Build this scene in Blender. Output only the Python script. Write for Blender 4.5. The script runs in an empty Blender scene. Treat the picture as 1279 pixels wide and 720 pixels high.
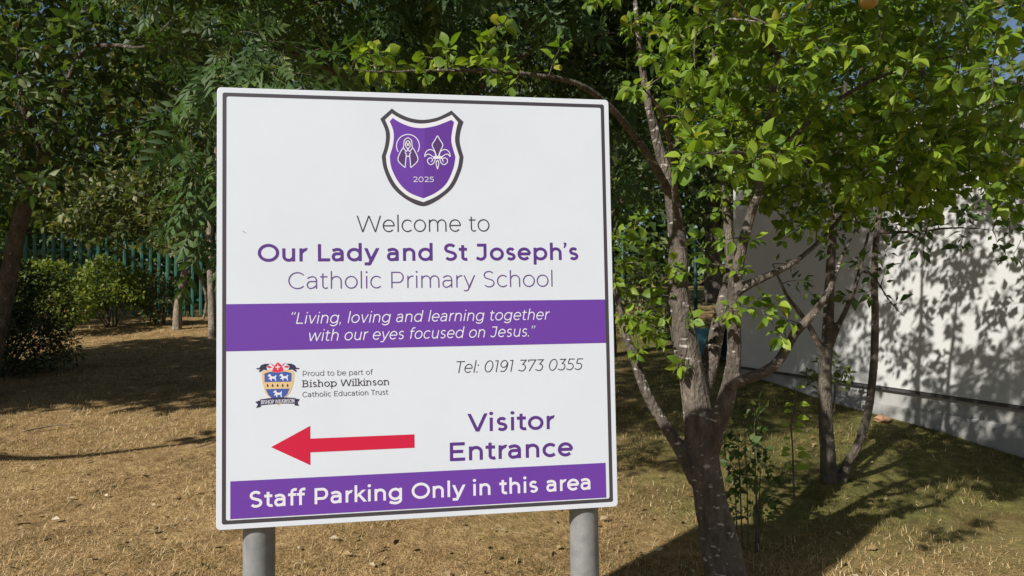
import bpy, bmesh, math, random
import numpy as np
from mathutils import Vector, Matrix
random.seed(7); RNG = np.random.default_rng(7)
S = bpy.context.scene
C = S.collection

# ------------------------------------------------------------------ camera
F = 880.0; CX, CY = 639.5, 360.0; TH = math.atan(15 / F); EYE = 1.65
cam = bpy.data.cameras.new('camera'); cam.sensor_width = 36.0; cam.lens = F / 1279 * 36
cam.clip_start = .05; cam.clip_end = 500
cam.dof.use_dof = True; cam.dof.focus_distance = 2.3; cam.dof.aperture_fstop = 9
co = bpy.data.objects.new('camera', cam); C.objects.link(co); S.camera = co
co.location = (0, 0, EYE); co.rotation_euler = (math.pi / 2 + TH, 0, 0)

# ------------------------------------------------------------------ sky and sun
SUN_EL, SUN_AZ = math.radians(35), math.radians(225)
w = bpy.data.worlds.new('World'); S.world = w; w.use_nodes = True
nt = w.node_tree; sky = nt.nodes.new('ShaderNodeTexSky'); sky.sky_type = 'NISHITA'; sky.sun_disc = False
sky.sun_elevation = SUN_EL; sky.sun_rotation = SUN_AZ
nt.links.new(sky.outputs[0], nt.nodes['Background'].inputs[0]); nt.nodes['Background'].inputs[1].default_value = .05
sl = bpy.data.lights.new('sun', 'SUN'); sl.energy = 5.0; sl.angle = math.radians(.7); sl.color = (1, .935, .835)
so = bpy.data.objects.new('sun', sl); C.objects.link(so)
SUN = Vector((math.sin(SUN_AZ) * math.cos(SUN_EL), math.cos(SUN_AZ) * math.cos(SUN_EL), math.sin(SUN_EL)))
so.rotation_euler = SUN.to_track_quat('Z', 'Y').to_euler(); so.location = (-10, -10, 12)
S.view_settings.view_transform = 'Standard'; S.view_settings.look = 'None'
S.view_settings.gamma = 1; S.view_settings.use_curve_mapping = False; S.view_settings.exposure = .48

# ------------------------------------------------------------------ helpers
def at(px, py, d):
    """photo pixel + depth along +Y -> world point"""
    x = (px - CX) / F; z = -(py - CY) / F
    dy = math.cos(TH) - z * math.sin(TH); dz = math.sin(TH) + z * math.cos(TH)
    return Vector((x * d / dy, d, EYE + dz * d / dy))

def gh(x, y):
    z = .09 * min(y, 22) + .035 * max(0, y - 22)
    z += .012 * math.sin(1.7 * x + .6 * y) + .010 * math.sin(2.9 * y - 1.3 * x + 1) + .02 * math.sin(.5 * x + .35 * y)
    return z

def tag(o, label, cat=None, group=None, kind=None):
    if label: o['label'] = label
    if cat: o['category'] = cat
    if group: o['group'] = group
    if kind: o['kind'] = kind
    return o

def empty(name, loc, label, cat, group=None):
    o = bpy.data.objects.new(name, None); C.objects.link(o); o.location = loc; o.empty_display_size = .1
    bpy.context.view_layer.update()
    return tag(o, label, cat, group)

class MB:
    def __init__(s): s.v = []; s.f = []
    def quad(s, *p):
        i = len(s.v); s.v += [tuple(q) for q in p]; s.f.append(tuple(range(i, i + len(p))))
    def box(s, c, size, R=None):
        i = len(s.v); c = Vector(c)
        for dx in (-1, 1):
            for dy in (-1, 1):
                for dz in (-1, 1):
                    p = Vector((dx * size[0] / 2, dy * size[1] / 2, dz * size[2] / 2))
                    if R: p = R @ p
                    s.v.append(tuple(c + p))
        for q in ((0, 1, 3, 2), (4, 6, 7, 5), (0, 4, 5, 1), (2, 3, 7, 6), (0, 2, 6, 4), (1, 5, 7, 3)):
            s.f.append(tuple(i + k for k in q))
    def tube(s, pts, rad, n=8, cap=True, wob=0):
        pts = [Vector(p) for p in pts]; m = len(pts)
        rad = rad if hasattr(rad, '__len__') else [rad] * m
        ref = None; i0 = len(s.v)
        for k in range(m):
            t = (pts[min(k + 1, m - 1)] - pts[max(k - 1, 0)])
            if t.length < 1e-9: t = Vector((0, 0, 1))
            t.normalize()
            if ref is None: ref = Vector((1, 0, 0)) if abs(t.x) < .8 else Vector((0, 1, 0))
            a = (ref - t * ref.dot(t)).normalized(); b = t.cross(a); ref = a
            for j in range(n):
                an = 2 * math.pi * j / n; r = rad[k] * (1 + wob * random.uniform(-1, 1))
                s.v.append(tuple(pts[k] + (a * math.cos(an) + b * math.sin(an)) * r))
        for k in range(m - 1):
            for j in range(n):
                a = i0 + k * n + j; b = i0 + k * n + (j + 1) % n
                s.f.append((a, b, b + n, a + n))
        if cap:
            s.f.append(tuple(i0 + j for j in range(n))[::-1]); s.f.append(tuple(i0 + (m - 1) * n + j for j in range(n)))
    def mesh(s, name, mat, smooth=False):
        me = bpy.data.meshes.new(name); me.from_pydata(s.v, [], s.f)
        if mat: me.materials.append(mat)
        if smooth: me.polygons.foreach_set('use_smooth', [True] * len(me.polygons))
        me.update(); return me
    def build(s, name, mat, parent=None, smooth=False, label=None, bevel=0):
        return link(name, s.mesh(name, mat, smooth), parent, label, bevel)

def link(name, me, parent=None, label=None, bevel=0):
    o = bpy.data.objects.new(name, me); C.objects.link(o)
    if parent:
        o.parent = parent; o.matrix_parent_inverse = parent.matrix_world.inverted()
    if label: o['label'] = label
    if bevel:
        b = o.modifiers.new('bevel', 'BEVEL'); b.width = bevel; b.segments = 3; b.limit_method = 'ANGLE'
    return o

# ------------------------------------------------------------------ materials
def mat(name, col, rough=.6, spec=.5, metal=0):
    m = bpy.data.materials.new(name); m.use_nodes = True
    b = m.node_tree.nodes['Principled BSDF']
    b.inputs['Base Color'].default_value = (*col, 1); b.inputs['Roughness'].default_value = rough
    b.inputs['Specular IOR Level'].default_value = spec; b.inputs['Metallic'].default_value = metal
    return m

def noisy(name, stops, scale=8, rough=.8, bump=.3, bscale=60, detail=6, coord='Object', stretch=None, spec=.3, dist=.02):
    m = mat(name, (.5, .5, .5), rough, spec); N = m.node_tree.nodes; L = m.node_tree.links; b = N['Principled BSDF']
    tc = N.new('ShaderNodeTexCoord'); mp = N.new('ShaderNodeMapping'); L.new(tc.outputs[coord], mp.inputs[0])
    if stretch: mp.inputs['Scale'].default_value = stretch
    n = N.new('ShaderNodeTexNoise'); n.inputs['Scale'].default_value = scale; n.inputs['Detail'].default_value = detail
    n.inputs['Roughness'].default_value = .65
    L.new(mp.outputs[0], n.inputs['Vector'])
    r = N.new('ShaderNodeValToRGB'); r.color_ramp.elements[0].position = stops[0][0]; r.color_ramp.elements[0].color = (*stops[0][1], 1)
    r.color_ramp.elements[1].position = stops[-1][0]; r.color_ramp.elements[1].color = (*stops[-1][1], 1)
    for p, c in stops[1:-1]:
        e = r.color_ramp.elements.new(p); e.color = (*c, 1)
    L.new(n.outputs['Fac'], r.inputs[0]); L.new(r.outputs[0], b.inputs['Base Color'])
    if bump:
        n2 = N.new('ShaderNodeTexNoise'); n2.inputs['Scale'].default_value = bscale; n2.inputs['Detail'].default_value = 5
        L.new(mp.outputs[0], n2.inputs['Vector'])
        bp = N.new('ShaderNodeBump'); bp.inputs['Strength'].default_value = bump; bp.inputs['Distance'].default_value = dist
        L.new(n2.outputs['Fac'], bp.inputs['Height']); L.new(bp.outputs[0], b.inputs['Normal'])
    return m

def bark(name, dark, mid, pale, blotch, amount=.62, scale=22):
    """ridged bark with pale lichen / lenticel blotches of their own shape"""
    m = noisy(name, [(.3, dark), (.55, mid), (.8, pale)], scale=scale, rough=.85, bump=1.0, bscale=75, stretch=(1, 1, .4), dist=.03)
    N = m.node_tree.nodes; L = m.node_tree.links; b = N['Principled BSDF']
    src = b.inputs['Base Color'].links[0].from_socket
    tc = N.new('ShaderNodeTexCoord'); mp = N.new('ShaderNodeMapping'); mp.inputs['Scale'].default_value = (.8, .8, 1.7)
    L.new(tc.outputs['Object'], mp.inputs[0])
    n = N.new('ShaderNodeTexNoise'); n.inputs['Scale'].default_value = 26; n.inputs['Detail'].default_value = 4
    L.new(mp.outputs[0], n.inputs['Vector'])
    r = N.new('ShaderNodeValToRGB'); r.color_ramp.elements[0].position = amount; r.color_ramp.elements[1].position = amount + .05
    L.new(n.outputs['Fac'], r.inputs[0])
    mx = N.new('ShaderNodeMix'); mx.data_type = 'RGBA'; L.new(r.outputs[0], mx.inputs[0]); L.new(src, mx.inputs[6]); mx.inputs[7].default_value = (*blotch, 1)
    L.new(mx.outputs[2], b.inputs['Base Color'])
    return m

def leafmat(name, stops, trans=.35, rough=.52, tcol=1.6):
    m = mat(name, (.1, .2, .05), rough, .35); N = m.node_tree.nodes; L = m.node_tree.links; b = N['Principled BSDF']
    a = N.new('ShaderNodeAttribute'); a.attribute_name = 'tint'
    r = N.new('ShaderNodeValToRGB'); r.color_ramp.elements[0].position = stops[0][0]; r.color_ramp.elements[0].color = (*stops[0][1], 1)
    r.color_ramp.elements[1].position = stops[-1][0]; r.color_ramp.elements[1].color = (*stops[-1][1], 1)
    for p, c in stops[1:-1]:
        e = r.color_ramp.elements.new(p); e.color = (*c, 1)
    L.new(a.outputs['Fac'], r.inputs[0]); L.new(r.outputs[0], b.inputs['Base Color'])
    if trans:
        t = N.new('ShaderNodeBsdfTranslucent'); mx = N.new('ShaderNodeMix'); mx.data_type = 'RGBA'; mx.blend_type = 'MULTIPLY'; mx.inputs[0].default_value = 1
        L.new(r.outputs[0], mx.inputs[6]); mx.inputs[7].default_value = (tcol * 1.1, tcol * 1.15, tcol * .5, 1)
        L.new(mx.outputs[2], t.inputs[0])
        ms = N.new('ShaderNodeMixShader'); ms.inputs[0].default_value = trans
        L.new(b.outputs[0], ms.inputs[1]); L.new(t.outputs[0], ms.inputs[2]); L.new(ms.outputs[0], N['Material Output'].inputs[0])
    return m

M = {}
M['apple_leaf'] = leafmat('apple_leaf', [(0, (.045, .10, .014)), (.5, (.125, .205, .018)), (.93, (.235, .315, .035)), (1, (.26, .26, .045))])
M['ash_leaf'] = leafmat('ash_leaf', [(0, (.024, .052, .017)), (.6, (.05, .096, .028)), (.95, (.10, .15, .04)), (1, (.14, .17, .05))], .3)
M['dark_leaf'] = leafmat('dark_leaf', [(0, (.022, .045, .013)), (.55, (.052, .092, .022)), (.92, (.12, .155, .04)), (1, (.2, .18, .06))], .3)
M['olive_leaf'] = leafmat('olive_leaf', [(0, (.04, .065, .02)), (.6, (.095, .12, .04)), (1, (.24, .23, .10))], .3)
M['lime_leaf'] = leafmat('lime_leaf', [(0, (.07, .11, .02)), (.6, (.14, .19, .03)), (1, (.26, .25, .05))], .3)
M['needle'] = leafmat('needle', [(0, (.015, .032, .012)), (.7, (.04, .065, .02)), (1, (.10, .12, .03))], .12)
M['straw'] = leafmat('straw', [(0, (.16, .105, .045)), (.45, (.36, .243, .118)), (.85, (.55, .405, .22)), (1, (.66, .56, .36))], .2, .7, 1.1)
M['green_grass'] = leafmat('green_grass', [(0, (.08, .075, .025)), (.5, (.13, .125, .035)), (1, (.26, .2, .08))], .25, .6, 1.1)
M['apple_bark'] = bark('apple_bark', (.04, .034, .029), (.115, .097, .082), (.23, .195, .16), (.38, .36, .33), .62)
M['grey_bark'] = bark('grey_bark', (.04, .034, .028), (.10, .085, .068), (.18, .155, .125), (.3, .29, .25), .66)
M['pale_bark'] = bark('pale_bark', (.12, .10, .08), (.24, .20, .155), (.36, .31, .25), (.42, .39, .33), .62)
M['white'] = noisy('sign_white', [(.35, (.53, .58, .665)), (.65, (.555, .605, .69))], scale=3, rough=.38, bump=.02, bscale=5, spec=.4)
M['ink'] = mat('ink_charcoal', (.045, .04, .05), .4)
M['grey_ink'] = mat('ink_grey', (.075, .07, .085), .4)
M['purple'] = mat('vinyl_purple', (.115, .038, .305), .36)
M['purple_dark'] = mat('vinyl_purple_dark', (.096, .030, .255), .36)
M['plum'] = mat('ink_plum', (.08, .028, .20), .38)
M['plum_thin'] = mat('ink_plum_thin', (.11, .06, .22), .38)
M['deep'] = mat('crest_deep', (.07, .03, .13), .4)
M['wht'] = mat('vinyl_white', (.60, .62, .70), .4)
M['red'] = mat('vinyl_red', (.47, .008, .045), .38)
M['crimson'] = mat('crest_crimson', (.55, .03, .08), .4)
M['tan'] = mat('crest_tan', (.58, .42, .21), .4)
M['blue'] = mat('crest_blue', (.045, .085, .33), .4)
M['navy'] = mat('crest_navy', (.025, .025, .07), .4)
M['post'] = noisy('galvanised_post', [(.25, (.125, .135, .14)), (.5, (.18, .19, .195)), (.75, (.225, .23, .235))], scale=22, rough=.5, bump=.05, bscale=120, spec=.4)
M['fence_green'] = noisy('fence_green', [(.3, (.018, .08, .06)), (.7, (.032, .125, .095))], scale=9, rough=.5, bump=.05)
M['dark_green'] = mat('dark_green_paint', (.012, .05, .035), .5)
M['bin'] = noisy('bin_teal', [(.3, (.03, .10, .13)), (.7, (.05, .15, .18))], scale=6, rough=.45, bump=.05)
M['black'] = mat('inside_shade', (.012, .012, .014), .7)
M['wall'] = noisy('painted_render', [(.25, (.41, .425, .435)), (.5, (.47, .485, .495)), (.75, (.50, .515, .52))], scale=1.3, rough=.8, bump=.12, bscale=90, stretch=(1, 1, .45), dist=.004)
M['plinth'] = noisy('shaded_plinth', [(.25, (.20, .205, .205)), (.5, (.31, .315, .315)), (.75, (.38, .38, .375))], scale=3, rough=.85, bump=.25, bscale=50, dist=.006)  # greyer than the wall, with the plinth's shade put into the colour
M['fascia'] = mat('fascia_grey', (.45, .44, .42), .5)
M['roof'] = noisy('roof_felt', [(.3, (.07, .07, .07)), (.7, (.12, .12, .12))], scale=10)
M['gap_shade'] = mat('dark_gap_shade', (.05, .05, .055), .6)
M['stone'] = noisy('broken_brick', [(.3, (.25, .13, .07)), (.6, (.42, .26, .15)), (.8, (.5, .42, .33))], scale=12, rough=.9)
M['fruit'] = noisy('apple_skin', [(.35, (.33, .27, .06)), (.65, (.30, .17, .045))], scale=4, rough=.35, bump=0)
M['litter'] = leafmat('dead_leaf', [(0, (.12, .07, .03)), (.6, (.28, .2, .1)), (1, (.55, .5, .4))], .15)
M['stick'] = noisy('dry_stick', [(.3, (.15, .11, .08)), (.7, (.28, .22, .16))], scale=20)

# ground: dry straw-brown turf, greener under the trees on the right
def ground_mat():
    m = mat('turf', (.2, .15, .07), .95, .1); N = m.node_tree.nodes; L = m.node_tree.links; b = N['Principled BSDF']
    tc = N.new('ShaderNodeTexCoord')
    def noise(s, d=6):
        n = N.new('ShaderNodeTexNoise'); n.inputs['Scale'].default_value = s; n.inputs['Detail'].default_value = d; n.inputs['Roughness'].default_value = .7
        L.new(tc.outputs['Object'], n.inputs['Vector']); return n
    def ramp(src, st):
        r = N.new('ShaderNodeValToRGB'); r.color_ramp.elements[0].position = st[0][0]; r.color_ramp.elements[0].color = (*st[0][1], 1)
        r.color_ramp.elements[1].position = st[-1][0]; r.color_ramp.elements[1].color = (*st[-1][1], 1)
        for p, c in st[1:-1]:
            e = r.color_ramp.elements.new(p); e.color = (*c, 1)
        L.new(src, r.inputs[0]); return r
    dry = ramp(noise(14).outputs['Fac'], [(.3, (.16, .11, .05)), (.5, (.29, .195, .093)), (.72, (.45, .33, .175))])
    grn = ramp(noise(11).outputs['Fac'], [(.3, (.065, .065, .024)), (.55, (.13, .125, .042)), (.78, (.26, .21, .085))])
    at_ = N.new('ShaderNodeAttribute'); at_.attribute_name = 'green'
    n3 = noise(1.6, 4); ad = N.new('ShaderNodeMath'); ad.operation = 'ADD'; L.new(at_.outputs['Fac'], ad.inputs[0]); L.new(n3.outputs['Fac'], ad.inputs[1])
    mr = N.new('ShaderNodeMapRange'); L.new(ad.outputs[0], mr.inputs[0]); mr.inputs[1].default_value = .55; mr.inputs[2].default_value = 1.05
    mx = N.new('ShaderNodeMix'); mx.data_type = 'RGBA'; L.new(mr.outputs[0], mx.inputs[0]); L.new(dry.outputs[0], mx.inputs[6]); L.new(grn.outputs[0], mx.inputs[7])
    pt = ramp(noise(3.2, 5).outputs['Fac'], [(.28, (.55, .52, .46)), (.5, (1, 1, 1)), (.74, (1.3, 1.27, 1.2))])
    m2 = N.new('ShaderNodeMix'); m2.data_type = 'RGBA'; m2.blend_type = 'MULTIPLY'; m2.inputs[0].default_value = 1; L.new(mx.outputs[2], m2.inputs[6]); L.new(pt.outputs[0], m2.inputs[7])
    L.new(m2.outputs[2], b.inputs['Base Color'])
    n4 = noise(45, 4); bp = N.new('ShaderNodeBump'); bp.inputs['Strength'].default_value = .8; bp.inputs['Distance'].default_value = .03
    L.new(n4.outputs['Fac'], bp.inputs['Height']); L.new(bp.outputs[0], b.inputs['Normal'])
    return m
def green_at(x, y):
    g = .72 / (1 + math.exp(-(x - .9 - .1 * (y - 4)) * 2.2)) * (1 / (1 + math.exp(-(y - 3.7) * 3)))
    if y > 14: g = .4 * min(1, (y - 14) / 3)
    return g

# ------------------------------------------------------------------ ground
def build_ground():
    xs = np.concatenate([np.linspace(-120, -14, 14), np.linspace(-13, 9, 150), np.linspace(10, 120, 14)])
    ys = np.concatenate([np.linspace(-40, 1, 10), np.linspace(1.3, 22, 160), np.linspace(23, 220, 22)])
    v = [(x, y, gh(x, y)) for y in ys for x in xs]; nx = len(xs)
    f = [(j * nx + i, j * nx + i + 1, (j + 1) * nx + i + 1, (j + 1) * nx + i) for j in range(len(ys) - 1) for i in range(nx - 1)]
    me = bpy.data.meshes.new('lawn'); me.from_pydata(v, [], f); me.materials.append(ground_mat())
    a = me.attributes.new('green', 'FLOAT', 'POINT'); a.data.foreach_set('value', [green_at(p[0], p[1]) for p in v])
    me.polygons.foreach_set('use_smooth', [True] * len(f))
    o = link('lawn', me); tag(o, 'sloping lawn of dry brown grass, greener under the trees', 'lawn', kind='structure')
build_ground()

# ------------------------------------------------------------------ instanced template meshes (one mesh per crown)
def leaf_template(kind):
    if kind == 'fine':        # ovate, folded on the midrib, drooping tip
        rows = [(0, 0, 0), (.16, .2, .005), (.38, .31, .0), (.62, .27, -.02), (.84, .13, -.07), (1, 0, -.14)]
        v = []; f = []
        for (y, hw, z) in rows:
            v += [(-hw, y, z + hw * .28), (0, y, z), (hw, y, z + hw * .28)]
        for k in range(5):
            a = k * 3
            f += [(a, a + 1, a + 4, a + 3), (a + 1, a + 2, a + 5, a + 4)]
        i = len(v); v += [(-.014, -.3, .03), (.014, -.3, .03), (.014, .02, 0), (-.014, .02, 0)]; f.append((i, i + 1, i + 2, i + 3))
    elif kind == 'plain':
        v = [(0, 0, 0), (-.29, .42, .07), (0, .45, 0), (.29, .42, .07), (0, 1, -.1)]
        f = [(0, 2, 1), (0, 3, 2), (1, 2, 4), (2, 3, 4)]
    elif kind == 'lance':
        v = [(0, 0, 0), (-.15, .4, .04), (0, .45, 0), (.15, .4, .04), (0, 1, -.12)]
        f = [(0, 2, 1), (0, 3, 2), (1, 2, 4), (2, 3, 4)]
    elif kind == 'frond':     # ash leaf: rachis with paired leaflets
        v = []; f = []
        i = 0; v += [(-.008, -.15, 0), (.008, -.15, 0), (.005, .8, -.1), (-.005, .8, -.1)]; f.append((0, 1, 2, 3))
        def lf(bx, by, bz, ang, L):
            i = len(v); ca, sa = math.cos(ang), math.sin(ang)
            for (x, y, z) in [(0, 0, 0), (-.17, .4, .05), (0, .45, 0), (.17, .4, .05), (0, 1, -.18)]:
                x *= L; y *= L; z *= L
                v.append((bx + x * ca + y * sa, by - x * sa + y * ca, bz + z))
            f.extend([(i, i + 2, i + 1), (i, i + 3, i + 2), (i + 1, i + 2, i + 4), (i + 2, i + 3, i + 4)])
        for k, y in enumerate((.12, .34, .56, .74)):
            for s in (-1, 1): lf(0, y, -.02 - .1 * y * y, s * (1.05 - .12 * k), .40 - .03 * k)
        lf(0, .8, -.1, 0, .38)
    return np.array(v, float), f

TEMPL = {k: leaf_template(k) for k in ('fine', 'plain', 'lance', 'frond')}

def leaves_mesh(name, kind, pos, dirs, nrm, size, material, tint=None, smooth=True, twigs=None, twigm=None):
    V, Fc = TEMPL[kind]; n = len(pos)
    y = dirs / np.linalg.norm(dirs, axis=1, keepdims=True)
    x = np.cross(y, nrm); x /= np.linalg.norm(x, axis=1, keepdims=True) + 1e-9
    z = np.cross(x, y)
    sz = np.asarray(size)[:, None, None]
    jit = 1 + RNG.uniform(-.18, .18, (n, 1, 1))
    P = pos[:, None, :] + sz * (V[None, :, 0:1] * jit * x[:, None, :] + V[None, :, 1:2] * y[:, None, :] + V[None, :, 2:3] * RNG.uniform(.4, 1.9, (n, 1, 1)) * z[:, None, :])
    k = len(V); me = bpy.data.meshes.new(name)
    me.vertices.add(n * k); me.vertices.foreach_set('co', P.reshape(-1).astype(np.float32))
    lens = np.array([len(q) for q in Fc]); flat = np.concatenate([np.array(q) for q in Fc])
    loops = (flat[None, :] + (np.arange(n) * k)[:, None]).reshape(-1)
    tot = np.tile(lens, n); start = np.concatenate([[0], np.cumsum(tot)[:-1]])
    me.loops.add(len(loops)); me.loops.foreach_set('vertex_index', loops.astype(np.int32))
    me.polygons.add(len(tot)); me.polygons.foreach_set('loop_start', start.astype(np.int32)); me.polygons.foreach_set('loop_total', tot.astype(np.int32))
    if smooth: me.polygons.foreach_set('use_smooth', np.ones(len(tot), bool))
    if tint is None: tint = np.clip(RNG.normal(.5, .22, n), 0, 1)
    a = me.attributes.new('tint', 'FLOAT', 'FACE'); a.data.foreach_set('value', np.repeat(tint, len(Fc)).astype(np.float32))
    me.materials.append(material); me.update(calc_edges=True); me.validate()
    if twigs:                        # the leafy shoots' own wood, second material slot
        bm = bmesh.new(); bm.from_mesh(me); vs = [bm.verts.new(v) for v in twigs.v]; tl = bm.faces.layers.float.get('tint')
        for q in twigs.f:
            f_ = bm.faces.new([vs[i] for i in q]); f_.material_index = 1; f_.smooth = True
        bm.to_mesh(me); bm.free(); me.materials.append(twigm)
    return me

# ------------------------------------------------------------------ trees
def smooth_path(ctrl, step=.06):
    """Catmull-Rom through (Vector, radius)"""
    P = [Vector(c[0]) for c in ctrl]; R = [c[1] for c in ctrl]; pts = []; rad = []
    for i in range(len(P) - 1):
        p0 = P[max(i - 1, 0)]; p1 = P[i]; p2 = P[i + 1]; p3 = P[min(i + 2, len(P) - 1)]
        n = max(2, int((p2 - p1).length / step))
        for k in range(n):
            t = k / n
            pts.append(.5 * ((2 * p1) + (p2 - p0) * t + (2 * p0 - 5 * p1 + 4 * p2 - p3) * t * t + (3 * p1 - p0 - 3 * p2 + p3) * t ** 3))
            rad.append(R[i] + (R[i + 1] - R[i]) * t)
    pts.append(P[-1]); rad.append(R[-1]); return pts, rad

def in_ellipsoids(ells, n):
    vol = np.array([r[0] * r[1] * r[2] * d for c, r, d in ells]); cnt = np.maximum(1, (n * vol / vol.sum())).astype(int)
    out = []
    for (c, r, d), k in zip(ells, cnt):
        u = RNG.normal(size=(k, 3)); u /= np.linalg.norm(u, axis=1, keepdims=True)
        out.append(np.array(c)[None] + u * (RNG.uniform(.12, 1, (k, 1)) ** (1 / 2.4)) * np.array(r)[None])
    return np.concatenate(out)

def grow(limbs, targets, step=.09, rise=.12, wander=.12):
    """join every target to the nearest wood so far; returns [(pts, radii)]"""
    nodes = []; nr = []
    for pts, rad in limbs:
        nodes += [tuple(p) for p in pts[len(pts) // 5:]]; nr += list(rad[len(pts) // 5:])
    nodes = np.array(nodes); nr = np.array(nr); out = []
    d0 = np.array([np.min(np.linalg.norm(nodes - t, axis=1)) for t in targets])
    for i in np.argsort(d0):
        t = targets[i]; d = np.linalg.norm(nodes - t, axis=1); k = int(np.argmin(d)); a = Vector(nodes[k]); b = Vector(t); L = (b - a).length
        if L < .05: continue
        c = a.lerp(b, .5) + Vector((random.gauss(0, 1), random.gauss(0, 1), random.gauss(0, 1))) * wander * L * .6 + Vector((0, 0, rise * L))
        n = max(3, int(L / step)); pts = [a.lerp(c, s).lerp(c.lerp(b, s), s) for s in [q / n for q in range(n + 1)]]
        r0 = min(nr[k] * .75, .003 + .008 * L); rad = [r0 + (.0016 - r0) * q / n for q in range(n + 1)]
        rad = [max(.0014, q) for q in rad]
        out.append((pts, rad)); nodes = np.concatenate([nodes, np.array([tuple(p) for p in pts[1:]])]); nr = np.concatenate([nr, rad[1:]])
    return out

def twig_leaves(paths, length, spacing, size, tip=4, up=.7, spread=.9, droop=.15, keep=None):
    pos = []; dr = []; nm = []; sz = []
    g = 2.39996
    for pts, rad in paths:
        acc = 0; ph = random.uniform(0, 6.28); nxt = 0
        k = len(pts) - 1
        def emit(p, t, sp):
            nonlocal ph
            ph += g + random.uniform(-.3, .3)
            a = t.cross(Vector((0, 0, 1)));
            if a.length < .05: a = Vector((1, 0, 0))
            a.normalize(); b = t.cross(a)
            d = t * (1 - sp * .7) + (a * math.cos(ph) + b * math.sin(ph)) * sp
            d.z -= droop * random.uniform(0, 2); d.normalize()
            n = Vector((random.gauss(0, .6), random.gauss(0, .6), up + random.gauss(0, .35)))
            q = p + d * size * .28
            if keep and not keep(q): return
            pos.append(tuple(q)); dr.append(tuple(d)); nm.append(tuple(n)); sz.append(size * random.uniform(.45, 1.25))
        for q in range(tip):
            t = (pts[-1] - pts[-2]).normalized(); emit(pts[-1], t, random.uniform(.4, 1) * spread)
        while k > 0 and acc < length:
            seg = pts[k] - pts[k - 1]; L = seg.length
            if L > 1e-6:
                t = seg / L; s = nxt
                while s < L:
                    if acc + s < length: emit(pts[k] - t * s, t, spread * random.uniform(.8, 1.1))
                    s += spacing * random.uniform(.6, 1.4)
                nxt = s - L; acc += L
            k -= 1
    return np.array(pos), np.array(dr), np.array(nm), np.array(sz)

def fused_wood(name, limbs, material, parent, voxel=.012, n=12):
    """thick wood: tubes fused by a voxel remesh so that forks flow into each other"""
    mb = MB()
    for pts, rad in limbs: mb.tube(pts, rad, n, wob=.05)
    o = mb.build(name + '_raw', material)
    r = o.modifiers.new('r', 'REMESH'); r.mode = 'VOXEL'; r.voxel_size = voxel
    s = o.modifiers.new('s', 'SMOOTH'); s.iterations = 4; s.factor = .5
    dg = bpy.context.evaluated_depsgraph_get(); dg.update()
    me = bpy.data.meshes.new_from_object(o.evaluated_get(dg)); me.name = name
    if not me.materials: me.materials.append(material)
    me.polygons.foreach_set('use_smooth', [True] * len(me.polygons))
    bpy.data.objects.remove(o)
    return link(name, me, parent)

def tree(name, label, base, limbs, ells, n_targets, leaf, leafm, barkm, size, spacing=.03, length=.4, tip=5, voxel=.014,
         step=.09, up=.7, spread=.9, droop=.15, keep=None, tkeep=None, group=None, cat='tree', extra=None, twig_n=5, rise=.12):
    root = empty(name, base, label, cat, group)
    L = [smooth_path(l) for l in limbs]
    fused_wood('trunk', L, barkm, root, voxel)
    tg = in_ellipsoids(ells, n_targets)
    if tkeep: tg = np.array([t for t in tg if tkeep(t)])
    if extra is not None: tg = np.concatenate([tg, np.array(extra)])
    tw = grow(L, tg, step, rise)
    mb = MB()
    for pts, rad in tw: mb.tube(pts, rad, twig_n, cap=False)
    p, d, nn, s = twig_leaves(tw, length, spacing, size, tip, up, spread, droop, keep)
    link('crown', leaves_mesh('crown', leaf, p, d, nn, s, leafm, twigs=mb, twigm=barkm), root)
    print(name, 'leaves', len(p))
    return root

def P(seq, d=None):
    """[(px,py,depth,radius)] -> ctrl list"""
    return [(at(a, b, c), r) for (a, b, c, r) in seq]

def proj(v):
    """world -> photo pixel"""
    y = v[1]; z = v[2] - EYE
    f = y * math.cos(TH) + z * math.sin(TH); u = -y * math.sin(TH) + z * math.cos(TH)
    return CX + F * v[0] / f, CY - F * u / f

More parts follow.
